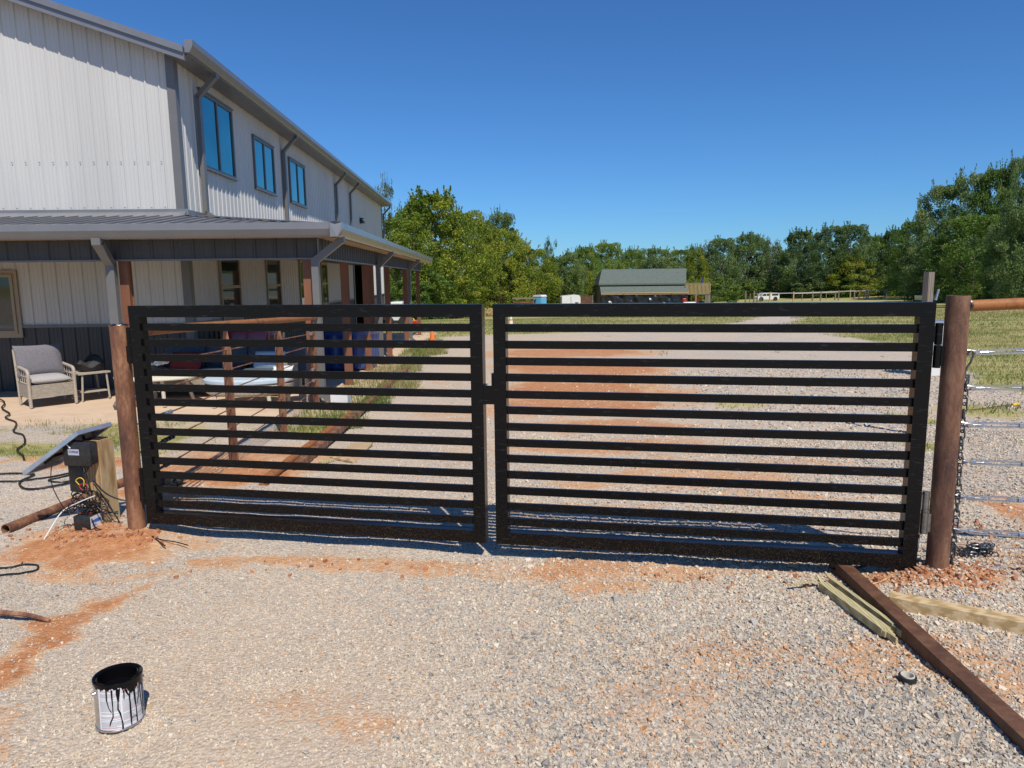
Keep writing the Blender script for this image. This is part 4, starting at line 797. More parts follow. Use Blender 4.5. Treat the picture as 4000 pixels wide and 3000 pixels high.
a = hub+Vector((.05, -.03, .02)); b = hub+Vector((-.20, -.02, -.10)); single(MB().tube(bez([a, a.lerp(b, .5)+Vector((0, 0, .01)), b, b+Vector((-.06, -.12, -.15))]), .0042, 6), 'white_cable_tie', 'whitetie', 'long white cable tie stretched across the wire bundle', 'cable tie', a, True)
single(MB().tube(bez([pq(.6, .4, .02) and (Matrix.Translation(op.location) @ Matrix.Rotation(GA, 4, 'Z')) @ pq(.55, .1, .03), Vector((-3.16, 4.7, .33)), Vector((-3.09, 4.68, .17)), hub+Vector((-.17, 0, -.09))]), .0035, 6), 'panel_lead', 'wire', 'thin black lead drooping from the solar panel down to the wires', 'cable', (-3.2, 4.7, .4), True)
m = MB(); m.tube(bez([bc+Vector((0, .02, .08)), bc+Vector((.06, -.02, .02)), fz(440, 2065, -.03), fz(500, 2062, -.02), fz(560, 2078, -.02), fz(600, 2100, -.02), fz(645, 2133, -.02)]), .0045, 6); m.tube(bez([fz(580, 2085, -.02), fz(620, 2105, -.02), fz(690, 2118, -.02), fz(735, 2130, -.02)]), .0035, 6)
single(m, 'black_cable', 'wire', 'black cable trailing over the red soil in front of the rusty left post', 'cable', fz(500, 2062, 0), True)
def ground_cable(pts, r, lab, z=-.04, mat='wire', name='black_cable'):
    P = []
    for p in pts: q = fz(p[0], p[1], z); P.append(q)
    q = bez(P, 10)
    for p in q: p.z = max(gz(p.x, p.y), -.2 if p.y > 9.42 else -9)+r*1.6
    return single(MB().tube(q, r, 7), name, mat, lab, 'cable', P[0], True)
ground_cable([(-80, 1860), (40, 1850), (120, 1852), (130, 1858), (80, 1890), (90, 1915), (150, 1918), (230, 1905), (290, 1888)], .009, 'black hose loop on the gravel left of the wooden post, front coil', -.08)
ground_cable([(-80, 1888), (60, 1888), (160, 1870), (270, 1848), (330, 1842)], .008, 'black hose lying straight across the gravel under the solar panel', -.08)
ground_cable([(280, 1852), (200, 1872), (195, 1884), (240, 1888), (300, 1874)], .007, 'short black cable loop behind the control boxes', -.08)
ground_cable([(-60, 1540), (5, 1565), (18, 1580), (8, 1598), (38, 1620), (22, 1636), (60, 1652), (62, 1665), (54, 1690), (90, 1708), (98, 1745), (70, 1778), (92, 1812), (98, 1830)], .011, 'curly dark extension cord winding from the slab across the grass', -.2)
ground_cable([(-60, 2200), (30, 2195), (90, 2182), (140, 2185), (142, 2200), (100, 2215), (0, 2225), (-60, 2235)], .006, 'black cable loop at the left edge of the gravel', -.02)
ground_cable([(30, 2192), (70, 2186), (85, 2170)], .003, 'thin loose wire end beside the cable loop at the left edge', -.02)
a, b = fz(-60, 2372, -.0), fz(190, 2396, 0); a.z = gz(a.x, a.y)+.03; b.z = gz(b.x, b.y)+.012; single(MB().tube(bez([a, a.lerp(b, .6)+Vector((0, 0, .015)), b], 5), .016, 8, r2=.009), 'wooden_stick', 'rust', 'brown weathered stick lying on the gravel at the left edge', 'stick', a, True)
a, b = fz(22, 2070, -.03), fz(540, 1862, -.06); a.z = gz(a.x, a.y)+.03; b.z = gz(b.x, b.y)+.03
single(MB().tube([a, b], .036, 18, hollow=True), 'steel_pipe', 'rust', 'rusty open ended pipe lying on the ground behind the solar panel post', 'pipe', a, True)
# pipes and scraps on the ground beyond the left gate
a, b = fz(1030, 1888, -.05), fz(1600, 1432, -.30); a.z = gz(a.x, a.y)+.04; q = fz(1369, 1608, -.15); q.z = gz(q.x, q.y)+.04; single(MB().tube([a, a+(q-a)*1.0], .042, 18, hollow=True), 'steel_pipe', 'rustbright', 'open ended round rusty pipe lying behind the left gate leaf', 'pipe', a, True)
a = fz(1160, 1824, -.06); a.z = gz(a.x, a.y)+.04; b = fz(1597, 1434, -.27); b.z = gz(b.x, b.y)+.04; single(MB().beam(a, b, .075, .075), 'square_steel_tube', 'rust', 'long rusty square tube lying right of the round pipe behind the left gate', 'steel tube', a)
c = fz(1400, 1738, -.1); c.z = gz(c.x, c.y)+.006
m = MB(); m.hexa([Vector(p)+c for p in ((-.14, -.12, 0), (.10, -.14, 0), (.12, .20, .0), (-.13, .21, .0), (-.14, -.12, .006), (.10, -.14, .008), (.12, .20, .03), (-.13, .21, .012))]); single(m, 'cardboard_sheet', 'card', 'flattened piece of brown cardboard on the drive behind the left gate', 'cardboard', c)
for x0, y0, x1, y1, lab, mt in ((1250, 1792, 1300, 1778, 'short pale green wood scrap by the square tube behind the left gate', 'greenwood'), (1295, 1768, 1385, 1788, 'dark brown wood scrap pointing at the cardboard sheet', 'lumber')):
    a, b = fz(x0, y0, -.06), fz(x1, y1, -.06); a.z = gz(a.x, a.y)+.015; b.z = gz(b.x, b.y)+.015; single(MB().beam(a, b, .05, .02), 'wood_scrap', mt, lab, 'lumber', a)
# dark bag of hardware at the foot of the left gate
c = fz(660, 1890, -.05); c.z = gz(c.x, c.y); m = MB(); m.cushion(-.10, .12, -.07, .07, 0, .11, 6); m.xf(Matrix.Translation(c)); single(m, 'black_bag', 'rubber', 'small black bag on red soil behind the hinge end of the left gate', 'bag', c, True)
# weathered 4x4 behind the right gate, utility box on the lawn, marker rod
c = Vector((4.675, 8.0, gz(4.675, 8))); wp_ = thing('wooden_post', 'weathered grey square wooden post rising behind the right gate corner', 'post', c, R(14)); MB().box(-.038, .038, -.038, .038, -.2, 1.69-c.z).build('post', 'greywood', wp_)
m = MB(); m.tube([(.06, -.055, 1.38-c.z), (.085, -.06, 1.50-c.z)], .012, 8); m.build('bracket', 'galv', wp_, smooth=True)
c = fy(3655, 1290, 13.5); c.z = gz(c.x, c.y); ub = thing('utility_box', 'pale grey utility box on the lawn beyond the right gate post', 'utility box', c, R(8)); hh = fy(3655, 1252, 13.5).z-c.z
MB().bbox(-.22, .22, -.16, .16, 0, hh-.05, .02).build('cabinet', 'white_paint', ub); MB().prism([(-.25, 0), (.25, 0), (.2, .05), (-.2, .05)], lambda a, b, t: (a, t, hh-.05+b), -.19, .19).build('lid', 'aluminium', ub)
m = MB()
for k in range(4): m.box(-.16, .16, -.166, -.161, hh*.45-.02*k, hh*.45-.02*k+.008)
m.build('vent', 'dark', ub)
a, b = onz(2095, 886, -.2), onz(2192, 874, -.2); a.z = gz(a.x, a.y)+.02; b.z = gz(b.x, b.y)+.03; rod = thing('marker_rod', 'thin rusty rod with small yellow cap lying on grass right of the tall post', 'rod', a); MB().tube([(0, 0, 0), b-a], .007, 7).build('rod', 'rustdark', rod, smooth=True); d = (b-a).normalized(); MB().tube([(b-a)-d*.06, (b-a)+d*.08], .022, 10).build('cap', 'yellow', rod, smooth=True)
# ------------------------------------------------------------------ things on the porch
SZ = -.2
ch = thing('wicker_armchair', 'wicker armchair with grey back cushion and pale seat cushion on the patio', 'armchair', (-7.32, 10.59, SZ), R(48))
W_, D_ = .66, .60
m = MB(); m.box(.05, W_-.05, .015, .03, .14, .34); m.box(.05, W_-.05, D_-.03, D_-.015, .14, .8); m.box(.015, .03, .05, D_-.04, .14, .36); m.box(W_-.03, W_-.015, .05, D_-.04, .14, .36); m.box(.03, W_-.03, .03, D_-.03, .30, .335); m.build('seat_shell', 'wicker', ch)
for sx in (0, 1):
    x = .022 if sx == 0 else W_-.022
    m = MB(); m.tube(bez([(x, .02, 0), (x, .015, .3), (x, -.005, .5), (x, .03, .555), (x, .12, .575), (x, D_-.05, .60)], 5), .024, 8); m.tube([(x, .03, .36), (x, D_-.03, .37)], .012, 6)
    for k in range(4): m.tube([(x, .11+.11*k, .36), (x, .11+.11*k, .57)], .007, 6)
    m.tube([(x, .03, .46), (x, D_-.03, .475)], .007, 6); m.build('armrest', 'taupe', ch, smooth=True)
    m = MB(); m.tube([(x, D_-.03, 0), (x, D_-.01, .35), (x, D_+.05, .86)], .022, 8); m.build('rear_leg', 'taupe', ch, smooth=True)
m = MB(); m.tube([(.022, D_+.05, .86), (W_-.022, D_+.05, .86)], .018, 8); m.build('top_bar', 'taupe', ch, smooth=True)
m = MB(); m.cushion(.055, W_-.055, .0, D_-.05, .33, .47); m.build('seat_cushion', 'cushion', ch, smooth=True)
m = MB(); m.cushion(-.33, .33, -.25, .25, -.085, .085, 12, .9, True); m.xf(Matrix.Translation((W_/2-.02, D_-.12, .68)) @ Matrix.Rotation(R(78), 4, 'X')); m.build('back_cushion', 'backcushion', ch, smooth=True)
tb = thing('side_table', 'small weathered side table with slatted shelf right of the wicker armchair', 'side table', (-6.9, 11.21, SZ), R(51))
MB().box(-.02, .46, -.02, .46, .42, .445).build('table_top', 'taupe', tb); MB().box(.02, .42, .02, .42, .12, .135).build('shelf', 'taupe', tb)
for x, y in ((.015, .015), (.425, .015), (.015, .425), (.425, .425)): MB().tube([(x, y, 0), (x+(.03 if x < .2 else -.02), y, .42)], .016, 8).build('leg', 'taupe', tb, smooth=True)
m = MB(); m.cushion(-.2, .2, -.13, .13, 0, .22, 8, 1.2)
m.v = [(x, y, z*(1+.35*math.sin(x*19+y*11))) for x, y, z in m.v]; m.xf(Matrix.Translation((-6.9, 11.52, SZ+.44)) @ Matrix.Rotation(R(40), 4, 'Z')); single(m, 'black_jacket', 'rubber', 'crumpled black cloth lying on the side table by the armchair', 'clothing', (-6.9, 11.52, SZ+.44), True)
def round_table(x, y, rx, ry, h, lab, nm='round_table', cat='table'):
    t = thing(nm, lab, cat, (x, y, SZ)); m = MB(); m.lathe((0, 0, h-.04), [(rx-.02, 0), (rx, .015), (rx, .035), (rx-.01, .04)], 40); m.v = [(a, b*ry/rx, c) for a, b, c in m.v]; m.build('table_top', 'cream', t, smooth=True)
    for k in range(4): a = k*math.pi/2+.5; MB().tube([(rx*.8*math.cos(a), ry*.8*math.sin(a), 0), (rx*.62*math.cos(a), ry*.62*math.sin(a), h-.04)], .028, 8).build('leg', 'beige_leg', t, smooth=True)
    return t
round_table(-5.52, 10.95, .64, .5, .445, 'low round cream table seen through the left gate near its hinges'); round_table(-3.3, 11.1, .32, .3, .43, 'smaller round cream table by the porch corner post')
ot = thing('wicker_ottoman', 'large oval wicker ottoman with pale blue cushion behind the left gate', 'ottoman', (-4.05, 10.82, SZ)); m = MB(); m.lathe((0, 0, .17), [(.60, 0), (.66, .04), (.67, .15), (.64, .17)], 40); m.v = [(a, b*.72, c) for a, b, c in m.v]; m.build('base', 'wicker', ot, smooth=True)
m = MB(); m.lathe((0, 0, .342), [(.64, 0), (.68, .02), (.68, .06), (.64, .085), (.3, .095)], 40); m.v = [(a, b*.72, c) for a, b, c in m.v]; m.build('cushion', 'bluecushion', ot, smooth=True)
for x, y in ((-.42, -.36), (.42, -.36), (-.42, .34), (.42, .34)): MB().tube([(x, y, 0), (x*.95, y*.95, .17)], .03, 8).build('leg', 'beige_leg', ot, smooth=True)
m = MB(); m.box(-.13, .15, -.12, .12, 0, .085); m.prism([(-.13, .085), (.15, .085), (.17, .13), (-.14, .12)], lambda a, b, t: (a, t+.1, b), .02, .025); m.xf(Matrix.Translation((-3.55, 10.85, SZ+.437)) @ Matrix.Rotation(R(12), 4, 'Z')); single(m, 'white_carton', 'white_paint', 'open white carton lying on the oval wicker ottoman', 'box', (-3.55, 10.85, SZ+.437))
sf = thing('patio_sofa', 'dark slate cushioned patio sofa against the wall behind the left gate', 'sofa', (-4.9, 11.9, SZ)); MB().box(-1.1, 1.1, -.38, .38, .12, .30).build('base', 'wicker', sf)
for k in range(3): m = MB(); m.cushion(-1.08+.72*k, -.38+.72*k, -.4, .3, .30, .45, 6); m.build('seat_cushion', 'darkcushion', sf, smooth=True); m = MB(); m.cushion(-.35, .35, -.22, .22, -.09, .09, 6); m.xf(Matrix.Translation((-.72+.72*k, .25, .64)) @ Matrix.Rotation(R(76), 4, 'X')); m.build('back_cushion', 'darkcushion', sf, smooth=True)
for x in (-1.12, 1.12): m = MB(); m.bbox(x-.06, x+.06, -.4, .36, .0, .56, .03); m.build('arm', 'wicker', sf, smooth=True)
for x, mt, lab in ((-.55, 'redcushion', 'dark red square pillow on the patio sofa'), (.85, 'bluecushion', 'pale blue pillow at the right end of the patio sofa')):
    m = MB(); m.cushion(-.26, .26, -.17, .17, -.07, .07, 7, .9); m.xf(Matrix.Translation((-4.9+x, 11.78, SZ+.56)) @ Matrix.Rotation(R(62), 4, 'X')); single(m, 'pillow', mt, lab, 'pillow', (-4.9+x, 11.78, SZ+.45), True)
def fbox(x0, y0, x1, y1, Y): a, b = fy(x0, y1, Y), fy(x1, y0, Y); return a.x, b.x, a.z, b.z
x0, x1, z0, z1 = fbox(880, 1278, 1068, 1400, 13.2); rv = thing('utility_cart', 'dark red utility cart with black tyres parked on the side porch', 'utility cart', (x0, 13.2, -.24)); zz = -.24
MB().bbox(0, x1-x0-.1, 0, .9, .48, z1-zz, .06).build('body', 'red_paint', rv, smooth=True); MB().box(x1-x0-.099, x1-x0+.1, .1, .8, .25, .48).build('chassis', 'rubber', rv)
for x, y in ((x1-x0-.1, -.06), (.18, -.06), (x1-x0-.1, .96), (.18, .96)): m = MB(); m.lathe((0, 0, -.07), [(.05, 0), (.2, .0), (.24, .04), (.24, .1), (.2, .14), (.05, .14)], 20); m.xf(Matrix.Translation((x, y, .24)) @ Matrix.Rotation(R(90), 4, 'X')); m.build('wheel', 'rubber', rv, smooth=True)
m = MB(); 
for k in range(2): m.tube([(x1-x0+.02+.16*k, .0, .3), (x1-x0+.02+.16*k, .0, z1-zz-.1)], .018, 8)
m.tube([(x1-x0+.02, 0, z1-zz-.1), (x1-x0+.18, 0, z1-zz-.1)], .018, 8); m.build('rack', 'galv', rv, smooth=True)
x0, x1, z0, z1 = fbox(1225, 1290, 1452, 1424, 15.2); tbz = -.27; tub = thing('plastic_tub', 'large dark blue ribbed plastic tub standing on the side porch', 'tub', ((x0+x1)/2, 15.8, tbz)); hw = (x1-x0)/2
m = MB(); prof = []; q = []; n = 64
for z, s in ((.02, .86), (.06, .9), (z1-tbz-.1, .98)):
    for k in range(n): a = k/n*6.283; e = (abs(math.cos(a))**4+abs(math.sin(a))**4)**-.25; rr = s*(1+.02*(1 if k % 4 < 2 else -1)); q.append((hw*e*math.cos(a)*rr, .65*e*math.sin(a)*rr, z))
m.add(q, [(i*n+k, i*n+(k+1) % n, (i+1)*n+(k+1) % n, (i+1)*n+k) for i in range(2) for k in range(n)]+[tuple(range(n-1, -1, -1))]); m.build('body', 'blue_plastic', tub)
m = MB(); q = []
for z, s in ((z1-tbz-.1, 1.03), (z1-tbz-.02, 1.05), (z1-tbz, 1.0)):
    for k in range(n): a = k/n*6.283; e = (abs(math.cos(a))**4+abs(math.sin(a))**4)**-.25; q.append((hw*e*math.cos(a)*s, .65*e*math.sin(a)*s, z))
m.add(q, [(i*n+k, i*n+(k+1) % n, (i+1)*n+(k+1) % n, (i+1)*n+k) for i in range(2) for k in range(n)]+[tuple(range(2*n, 3*n)), tuple(range(n-1, -1, -1))]); m.build('lid', 'blue_plastic', tub)
x0, x1, z0, z1 = fbox(1293, 1540, 1357, 1600, 10.35); wb = thing('white_box', 'white box standing on the slab right of the porch corner post', 'box', ((x0+x1)/2, 10.47, SZ)); hw = (x1-x0)/2
MB().box(-hw, hw, -.12, .12, .0, .21).build('box', 'white_paint', wb); MB().box(-hw-.008, hw+.008, -.128, .128, .21, .235).build('lid', 'white_paint', wb)
x0, x1, z0, z1 = fbox(1120, 1345, 1192, 1500, 13.0); gb = thing('storage_cabinet', 'grey storage cabinet standing on the side porch left of the corner post', 'cabinet', ((x0+x1)/2, 13.2, -.24)); MB().bbox(-(x1-x0)/2, (x1-x0)/2, -.2, .2, 0, .8, .01).build('body', 'backcushion', gb); MB().box(-(x1-x0)/2-.01, (x1-x0)/2+.01, -.21, .21, .8, .83).build('top', 'dark_panel', gb)
# inside the garage door
gp = lambda u, v, h: bl(u, v, h)
c = gp(WU-.5, 19.2, -.33); ld = thing('step_ladder', 'pale blue and yellow step ladder standing inside the open garage door', 'ladder', c, BA+R(70))
for x in (-.22, .22): MB().beam((x, 0, 0), (x*.7, .25, 1.9), .03, .07).build('rail', 'galv', ld)
for k in range(6): MB().beam((-.2+.012*k, .04*k+.02, .28*k+.25), (.2-.012*k, .04*k+.02, .28*k+.25), .07, .02).build('rung', 'galv', ld)
c = gp(WU-.9, 18.6, -.33); m = MB(); m.box(-.4, .4, -.3, .3, 0, 1.15); m.xf(Matrix.Translation(c) @ Matrix.Rotation(BA, 4, 'Z')); single(m, 'cardboard_box', 'card', 'tall brown cardboard box just inside the garage door', 'box', c)
c = gp(WU-.6, 19.9, -.33); tl = thing('power_tool', 'yellow tool hanging inside the open garage door', 'tool', c+Vector((0, 0, 1.6))); MB().bbox(-.12, .12, -.1, .1, 0, .42, .03).build('body', 'lumber', tl, smooth=True); MB().tube([(0, 0, 0), (.05, 0, -.3), (0, 0, -.6)], .012, 6).build('cord', 'wire', tl)
# ------------------------------------------------------------------ cones and things beyond the porch
def cone(Yc, x, ybase, h, lab, two, mat='orange'):
    c = fz(x, ybase, gz(0, Yc)); c.z = gz(c.x, c.y); t = thing('traffic_cone', lab, 'traffic cone', c); r0, r1 = h*.19, h*.035; zr = lambda z: r0+(r1-r0)*z/h
    m = MB(); m.bbox(-h*.27, h*.27, -h*.27, h*.27, 0, h*.045, .01); m.build('base', mat, t); MB().lathe((0, 0, h*.046), [(r0, 0), (zr(h*.95), h*.95)], 20).build('cone_body', mat, t, smooth=True)
    for z0, z1 in two: MB().lathe((0, 0, h*.046), [(zr(z0*h)+.004, z0*h), (zr(z1*h)+.004, z1*h)], 20).build('white_band', 'white_paint', t, smooth=True)
cone(23.4, 1689, 1330, .55, 'orange traffic cone with one white band on grass at the slab end', ((.55, .8),)); cone(29.7, 1996, 1272, .72, 'faded traffic cone with two white bands at the far gravel edge', ((.32, .52), (.62, .82)))
x0, x1, z0, z1 = fbox(1524, 1232, 1572, 1254, 38); t = thing('box_trailer', 'white box trailer parked on the grass beyond the porch posts', 'trailer', ((x0+x1)/2, 38, gz(x0, 38))); h0 = z0-t.location.z; MB().bbox(-(x1-x0)/2, (x1-x0)/2, 0, 1.8, h0, h0+1.0, .04).build('body', 'white_paint', t); MB().box(-(x1-x0)/2, (x1-x0)/2, -.1, 1.9, h0-.12, h0-.01).build('chassis', 'rubber', t)
for s in (-.45, .45):
    m = MB(); m.lathe((0, 0, -.1), [(.1, 0), (.3, 0), (.33, .05), (.33, .15), (.3, .2), (.1, .2)], 18); m.xf(Matrix.Translation((s, -.1, .33)) @ Matrix.Rotation(R(90), 4, 'X')); m.build('wheel', 'rubber', t, smooth=True)
x0, x1, z0, z1 = fbox(1501, 1231, 1516, 1251, 34); t = thing('fuel_tank', 'small red and white tank beside the black tyre beyond the porch', 'tank', (x0, 34, gz(x0, 34))); h0 = max(.3, z0-t.location.z); MB().bbox(0, x1-x0, 0, .4, h0, h0+.7, .04).build('tank', 'red_paint', t); MB().box(0, x1-x0, 0, .4, 0, h0-.005).build('stand', 'white_paint', t)
c = fy(1490, 1245, 33); m = MB(); m.lathe((0, 0, -.11), [(.17, 0), (.34, 0), (.38, .05), (.38, .17), (.34, .22), (.17, .22), (.17, 0)], 24); m.f = m.f[:-2]; m.xf(Matrix.Translation((c.x, 33, gz(c.x, 33)+.38)) @ Matrix.Rotation(R(70), 4, 'Z') @ Matrix.Rotation(R(90), 4, 'X')); single(m, 'tyre', 'rubber', 'black tyre standing beyond the far porch posts', 'tyre', (c.x, 33, gz(c.x, 33)), True)
c = fz(1629, 1268, -.62); c.z = gz(c.x, c.y); t = thing('red_cap', 'small red fuel can on the grass behind the last porch post', 'fuel can', c); h0 = .42; MB().bbox(-.25, .2, -.15, .15, 0, h0, .06).build('body', 'red_paint', t, smooth=True); t.name = 'fuel_can'; MB().tube([(-.1, 0, h0-.02), (-.2, 0, h0+.12)], .03, 8).build('spout', 'yellow', t)
# ------------------------------------------------------------------ far yard
def place(x, Y): c = ony(x, 650, Y); return Vector((c.x, Y, gz(c.x, Y)))
c = place(1133, 79); t = thing('lumber_trailer', 'flat trailer stacked with lumber left of the blue toilet', 'trailer', c, R(-6)); zt = ony(1133, 643, 79).z-c.z
MB().box(-1.3, 1.3, -.6, .6, zt-.14, zt).build('deck', 'greywood', t)
for k in range(9): MB().box(-1.2+.05*k, 1.1-.04*k, -.55+.12*k, -.45+.12*k, zt-.55-.02*(k % 3), zt-.42).build('board', ('rust', 'lumber', 'dark')[k % 3], t)
for s in (-.5, .5): m = MB(); m.lathe((0, 0, -.1), [(.1, 0), (.36, 0), (.36, .2), (.1, .2)], 16); m.xf(Matrix.Translation((s, -.62, .36)) @ Matrix.Rotation(R(90), 4, 'X')); m.build('wheel', 'rubber', t)
MB().box(-1.25, 1.25, -.5, .5, .5, zt-.6).build('frame', 'rustdark', t)
c = place(1166, 80); t = thing('portable_toilet', 'sky blue portable toilet with pale roof at the edge of the trees', 'portable toilet', c, R(-33)); h = ony(1166, 637, 80).z-c.z
MB().bbox(-.56, .56, -.56, .56, .08, h-.2, .03).build('cabin', 'lightblue', t); MB().prism([(-.6, 0), (.6, 0), (.45, .19), (-.45, .19)], lambda a, b, tt: (a, tt, h-.19+b), -.6, .6).build('roof', 'white_paint', t); MB().box(-.42, .42, -.60, -.565, .2, h-.35).build('door', 'lightblue', t); MB().box(-.62, .62, -.62, .62, 0, .075).build('skid', 'dark', t)
c = place(1234, 82); t = thing('camper_trailer', 'small white camper trailer with black window between toilet and barn', 'trailer', c, R(3)); h = ony(1234, 637, 82).z-c.z; w2 = 20/F*82
m = MB(); m.prism([(-w2, .45), (w2-.05, .45), (w2, .7), (w2, h-.3), (w2-.15, h-.05), (w2-.5, h), (-w2+.15, h-.12), (-w2, h-.2)], lambda a, b, tt: (a, tt, b), 0, 1.9); m.build('body', 'white_paint', t)
MB().box(w2-.62, w2-.25, -.02, -.003, h-1.15, h-.85).build('window', 'dark_glass', t)
for k in range(3): MB().box(-w2+.15, -w2+1.1, -.02, -.003, h-1.02-.07*k, h-.98-.07*k).build('vent', 'dark', t)
MB().box(w2-1.0, w2-.86, -.03, -.003, h-1.1, h-.95).build('gauge', 'dark', t); MB().box(-.05, .0, -.012, -.003, .5, h-.2).build('seam', 'backcushion', t)
for s in (-.5, .4): m = MB(); m.lathe((0, 0, -.1), [(.1, 0), (.34, 0), (.34, .2), (.1, .2)], 16); m.xf(Matrix.Translation((s, -.02, .34)) @ Matrix.Rotation(R(90), 4, 'X')); m.build('wheel', 'rubber', t)
a, b = place(1254, 92), place(1280, 92); t = thing('plank_fence', 'short brown plank fence between the white camper and the barn', 'fence', a); Lf = b.x-a.x; n = 9
for k in range(n): MB().box(Lf*k/n, Lf*(k+.9)/n, 0, .05, 0, ony(1260, 640, 92).z-a.z+.06*((k*5) % 3)).build('plank', 'rustdark', t)
for x in (0, Lf): MB().box(x-.06, x+.06, .051, .15, 0, ony(1260, 638, 92).z-a.z).build('post', 'greywood', t)
c = place(1055, 79); t = thing('lumber_stack', 'low stack of pale planks seen in the gap between the gates', 'lumber', c)
for k in range(6): MB().box(-1.6+.1*(k % 2), 1.7-.15*(k % 3), -.5, .5, .12+.13*k, .23+.13*k).build('board', 'lumber', t)
for x in (-1, 1): MB().box(x-.1, x+.1, -.5, .5, 0, .119).build('bearer', 'greywood', t)
# barn
BYf = 94.; c = place(1387, BYf); barn = thing('barn', 'low grey shingled barn with lean-to roof and black plastic sheeted front', 'barn', c, R(-2.2)); px = lambda x, Y=BYf: ony(x, 620, Y).x-c.x; ph = lambda y, Y=BYf, x=1387: ony(x, y, Y).z-c.z
xl, xr = px(1294), px(1480); h_t, h_e, h_l0, h_l1 = ph(581, BYf+5), ph(612), ph(617), ph(631, BYf-1.6); print('barn', xl, xr, h_t, h_e, h_l1)
m = MB(); m.add([(xl-.05, -.3, h_e), (xr, -.3, h_e), (px(1478, BYf+5), 5, h_t), (px(1297, BYf+5), 5, h_t), (xl-.05, 10.3, h_e), (xr, 10.3, h_e), (xl-.05, -.3, h_e-.2), (xr, -.3, h_e-.2), (xl-.05, 10.3, h_e-.2), (xr, 10.3, h_e-.2)], [(0, 1, 2, 3), (3, 2, 5, 4), (0, 6, 7, 1), (6, 8, 9, 7), (0, 3, 4, 8, 6), (1, 7, 9, 5, 2)]); m.build('roof', 'shingle', barn)
m = MB(); m.prism([(-1.75, h_l1), (.0, h_l0), (.0, h_l0-.15), (-1.75, h_l1-.1)], lambda a, b, t: (t, a, b), px(1296), px(1481)); m.build('lean_to_roof', 'shingle', barn)
m = MB(); m.box(px(1296), px(1481), -1.80, -1.755, h_l1-.14, h_l1-.04); m.box(px(1296), px(1481), -1.82, -1.755, h_l1-.30, h_l1-.24); m.build('fascia', 'lumber', barn); MB().box(px(1296), px(1481), -1.79, -1.76, h_l1-.239, h_l1-.141).build('fascia_dark_strip', 'dark', barn)  # two tan fascia boards with a dark strip filling the gap between them
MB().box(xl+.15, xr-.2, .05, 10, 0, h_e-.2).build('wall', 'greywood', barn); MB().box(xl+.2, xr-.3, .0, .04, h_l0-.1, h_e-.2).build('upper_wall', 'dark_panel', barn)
q = []; fs = []; nx_, nz_ = 70, 10; x0, x1 = px(1298), px(1480)
for i in range(nx_+1):
    for j in range(nz_+1):
        a, b = i/nx_, j/nz_; q.append((x0+(x1-x0)*a, -1.70+.10*math.sin(a*37+2*math.sin(b*5+a*9))+.07*math.sin(a*91+b*7)-.05*math.sin(b*14+a*23), (h_l1-.28)*b))
for i in range(nx_):
    for j in range(nz_): k = i*(nz_+1)+j; fs.append((k, k+nz_+1, k+nz_+2, k+1))
MB().add(q, fs).build('plastic_sheeting', 'tarp', barn, smooth=True)
c2 = place(1508, BYf-1); dk = thing('raised_deck', 'raised wooden deck with white slatted railing on the right of the barn', 'deck', c2); dx = lambda x: ony(x, 620, BYf-1).x-c2.x; dh = lambda y: ony(1508, y, BYf-1).z-c2.z
MB().box(dx(1481), dx(1535), 0, 3, dh(636), dh(634)).build('floor', 'greywood', dk); MB().box(dx(1481), dx(1535), -.05, .05, dh(612.5), dh(611)).build('handrail', 'greywood', dk)
for k in range(19): x = dx(1482)+(dx(1534)-dx(1482))*k/18; MB().box(x-.035, x+.035, -.03, .03, dh(633.5), dh(612.6)).build('baluster', 'lumber', dk)
for x in (1504, 1526, 1530.5, 1534): MB().box(dx(x)-.09, dx(x)+.09, 0.06 if x != 1504 else .0, .24, 0, dh(636.2)).build('post', 'greywood', dk)
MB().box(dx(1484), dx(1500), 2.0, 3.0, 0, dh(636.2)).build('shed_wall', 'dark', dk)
t = thing('patio_umbrella', 'folded navy patio umbrella standing on the raised deck', 'umbrella', (ony(1519, 611, BYf).x, BYf+.5, c2.z+dh(634))); hu = ony(1519, 599, BYf).z-t.location.z; MB().tube([(0, 0, 0), (0, 0, hu)], .03, 8).build('pole', 'greywood', t); MB().lathe((0, 0, hu-.95), [(.28, 0), (.24, .15), (.12, .6), (.03, .95)], 12).build('canopy', 'navy', t, smooth=True)
c = place(1505, BYf+.5); t = thing('orange_tractor', 'small orange tractor parked underneath the raised deck', 'tractor', c); MB().bbox(-.5, .6, -.4, .4, .45, ph(644.5)*1.0, .05).build('hood', 'orange', t, smooth=True); 
for x, r_ in ((-.55, .3), (.5, .42)): m = MB(); m.lathe((0, 0, -.1), [(.1, 0), (r_, 0), (r_, .2), (.1, .2)], 18); m.xf(Matrix.Translation((x, -.45, r_)) @ Matrix.Rotation(R(90), 4, 'X')); m.build('wheel', 'rubber', t)
MB().tube([(.2, 0, ph(645)), (.0, 0, ph(641))], .03, 6).build('steering_column', 'dark', t)
c = place(1487, BYf-2.5); t = thing('riding_mower', 'small white and red machine parked by the barn corner', 'mower', c); MB().bbox(-.7, .9, -.35, .35, .3, .8, .08).build('body', 'white_paint', t, smooth=True); MB().bbox(-.8, -.3, -.3, .3, .81, 1.3, .08).build('seat', 'red_paint', t, smooth=True)
for x in (-.5, .6): m = MB(); m.lathe((0, 0, -.08), [(.1, 0), (.28, 0), (.28, .16), (.1, .16)], 16); m.xf(Matrix.Translation((x, -.36, .28)) @ Matrix.Rotation(R(90), 4, 'X')); m.build('wheel', 'rubber', t)
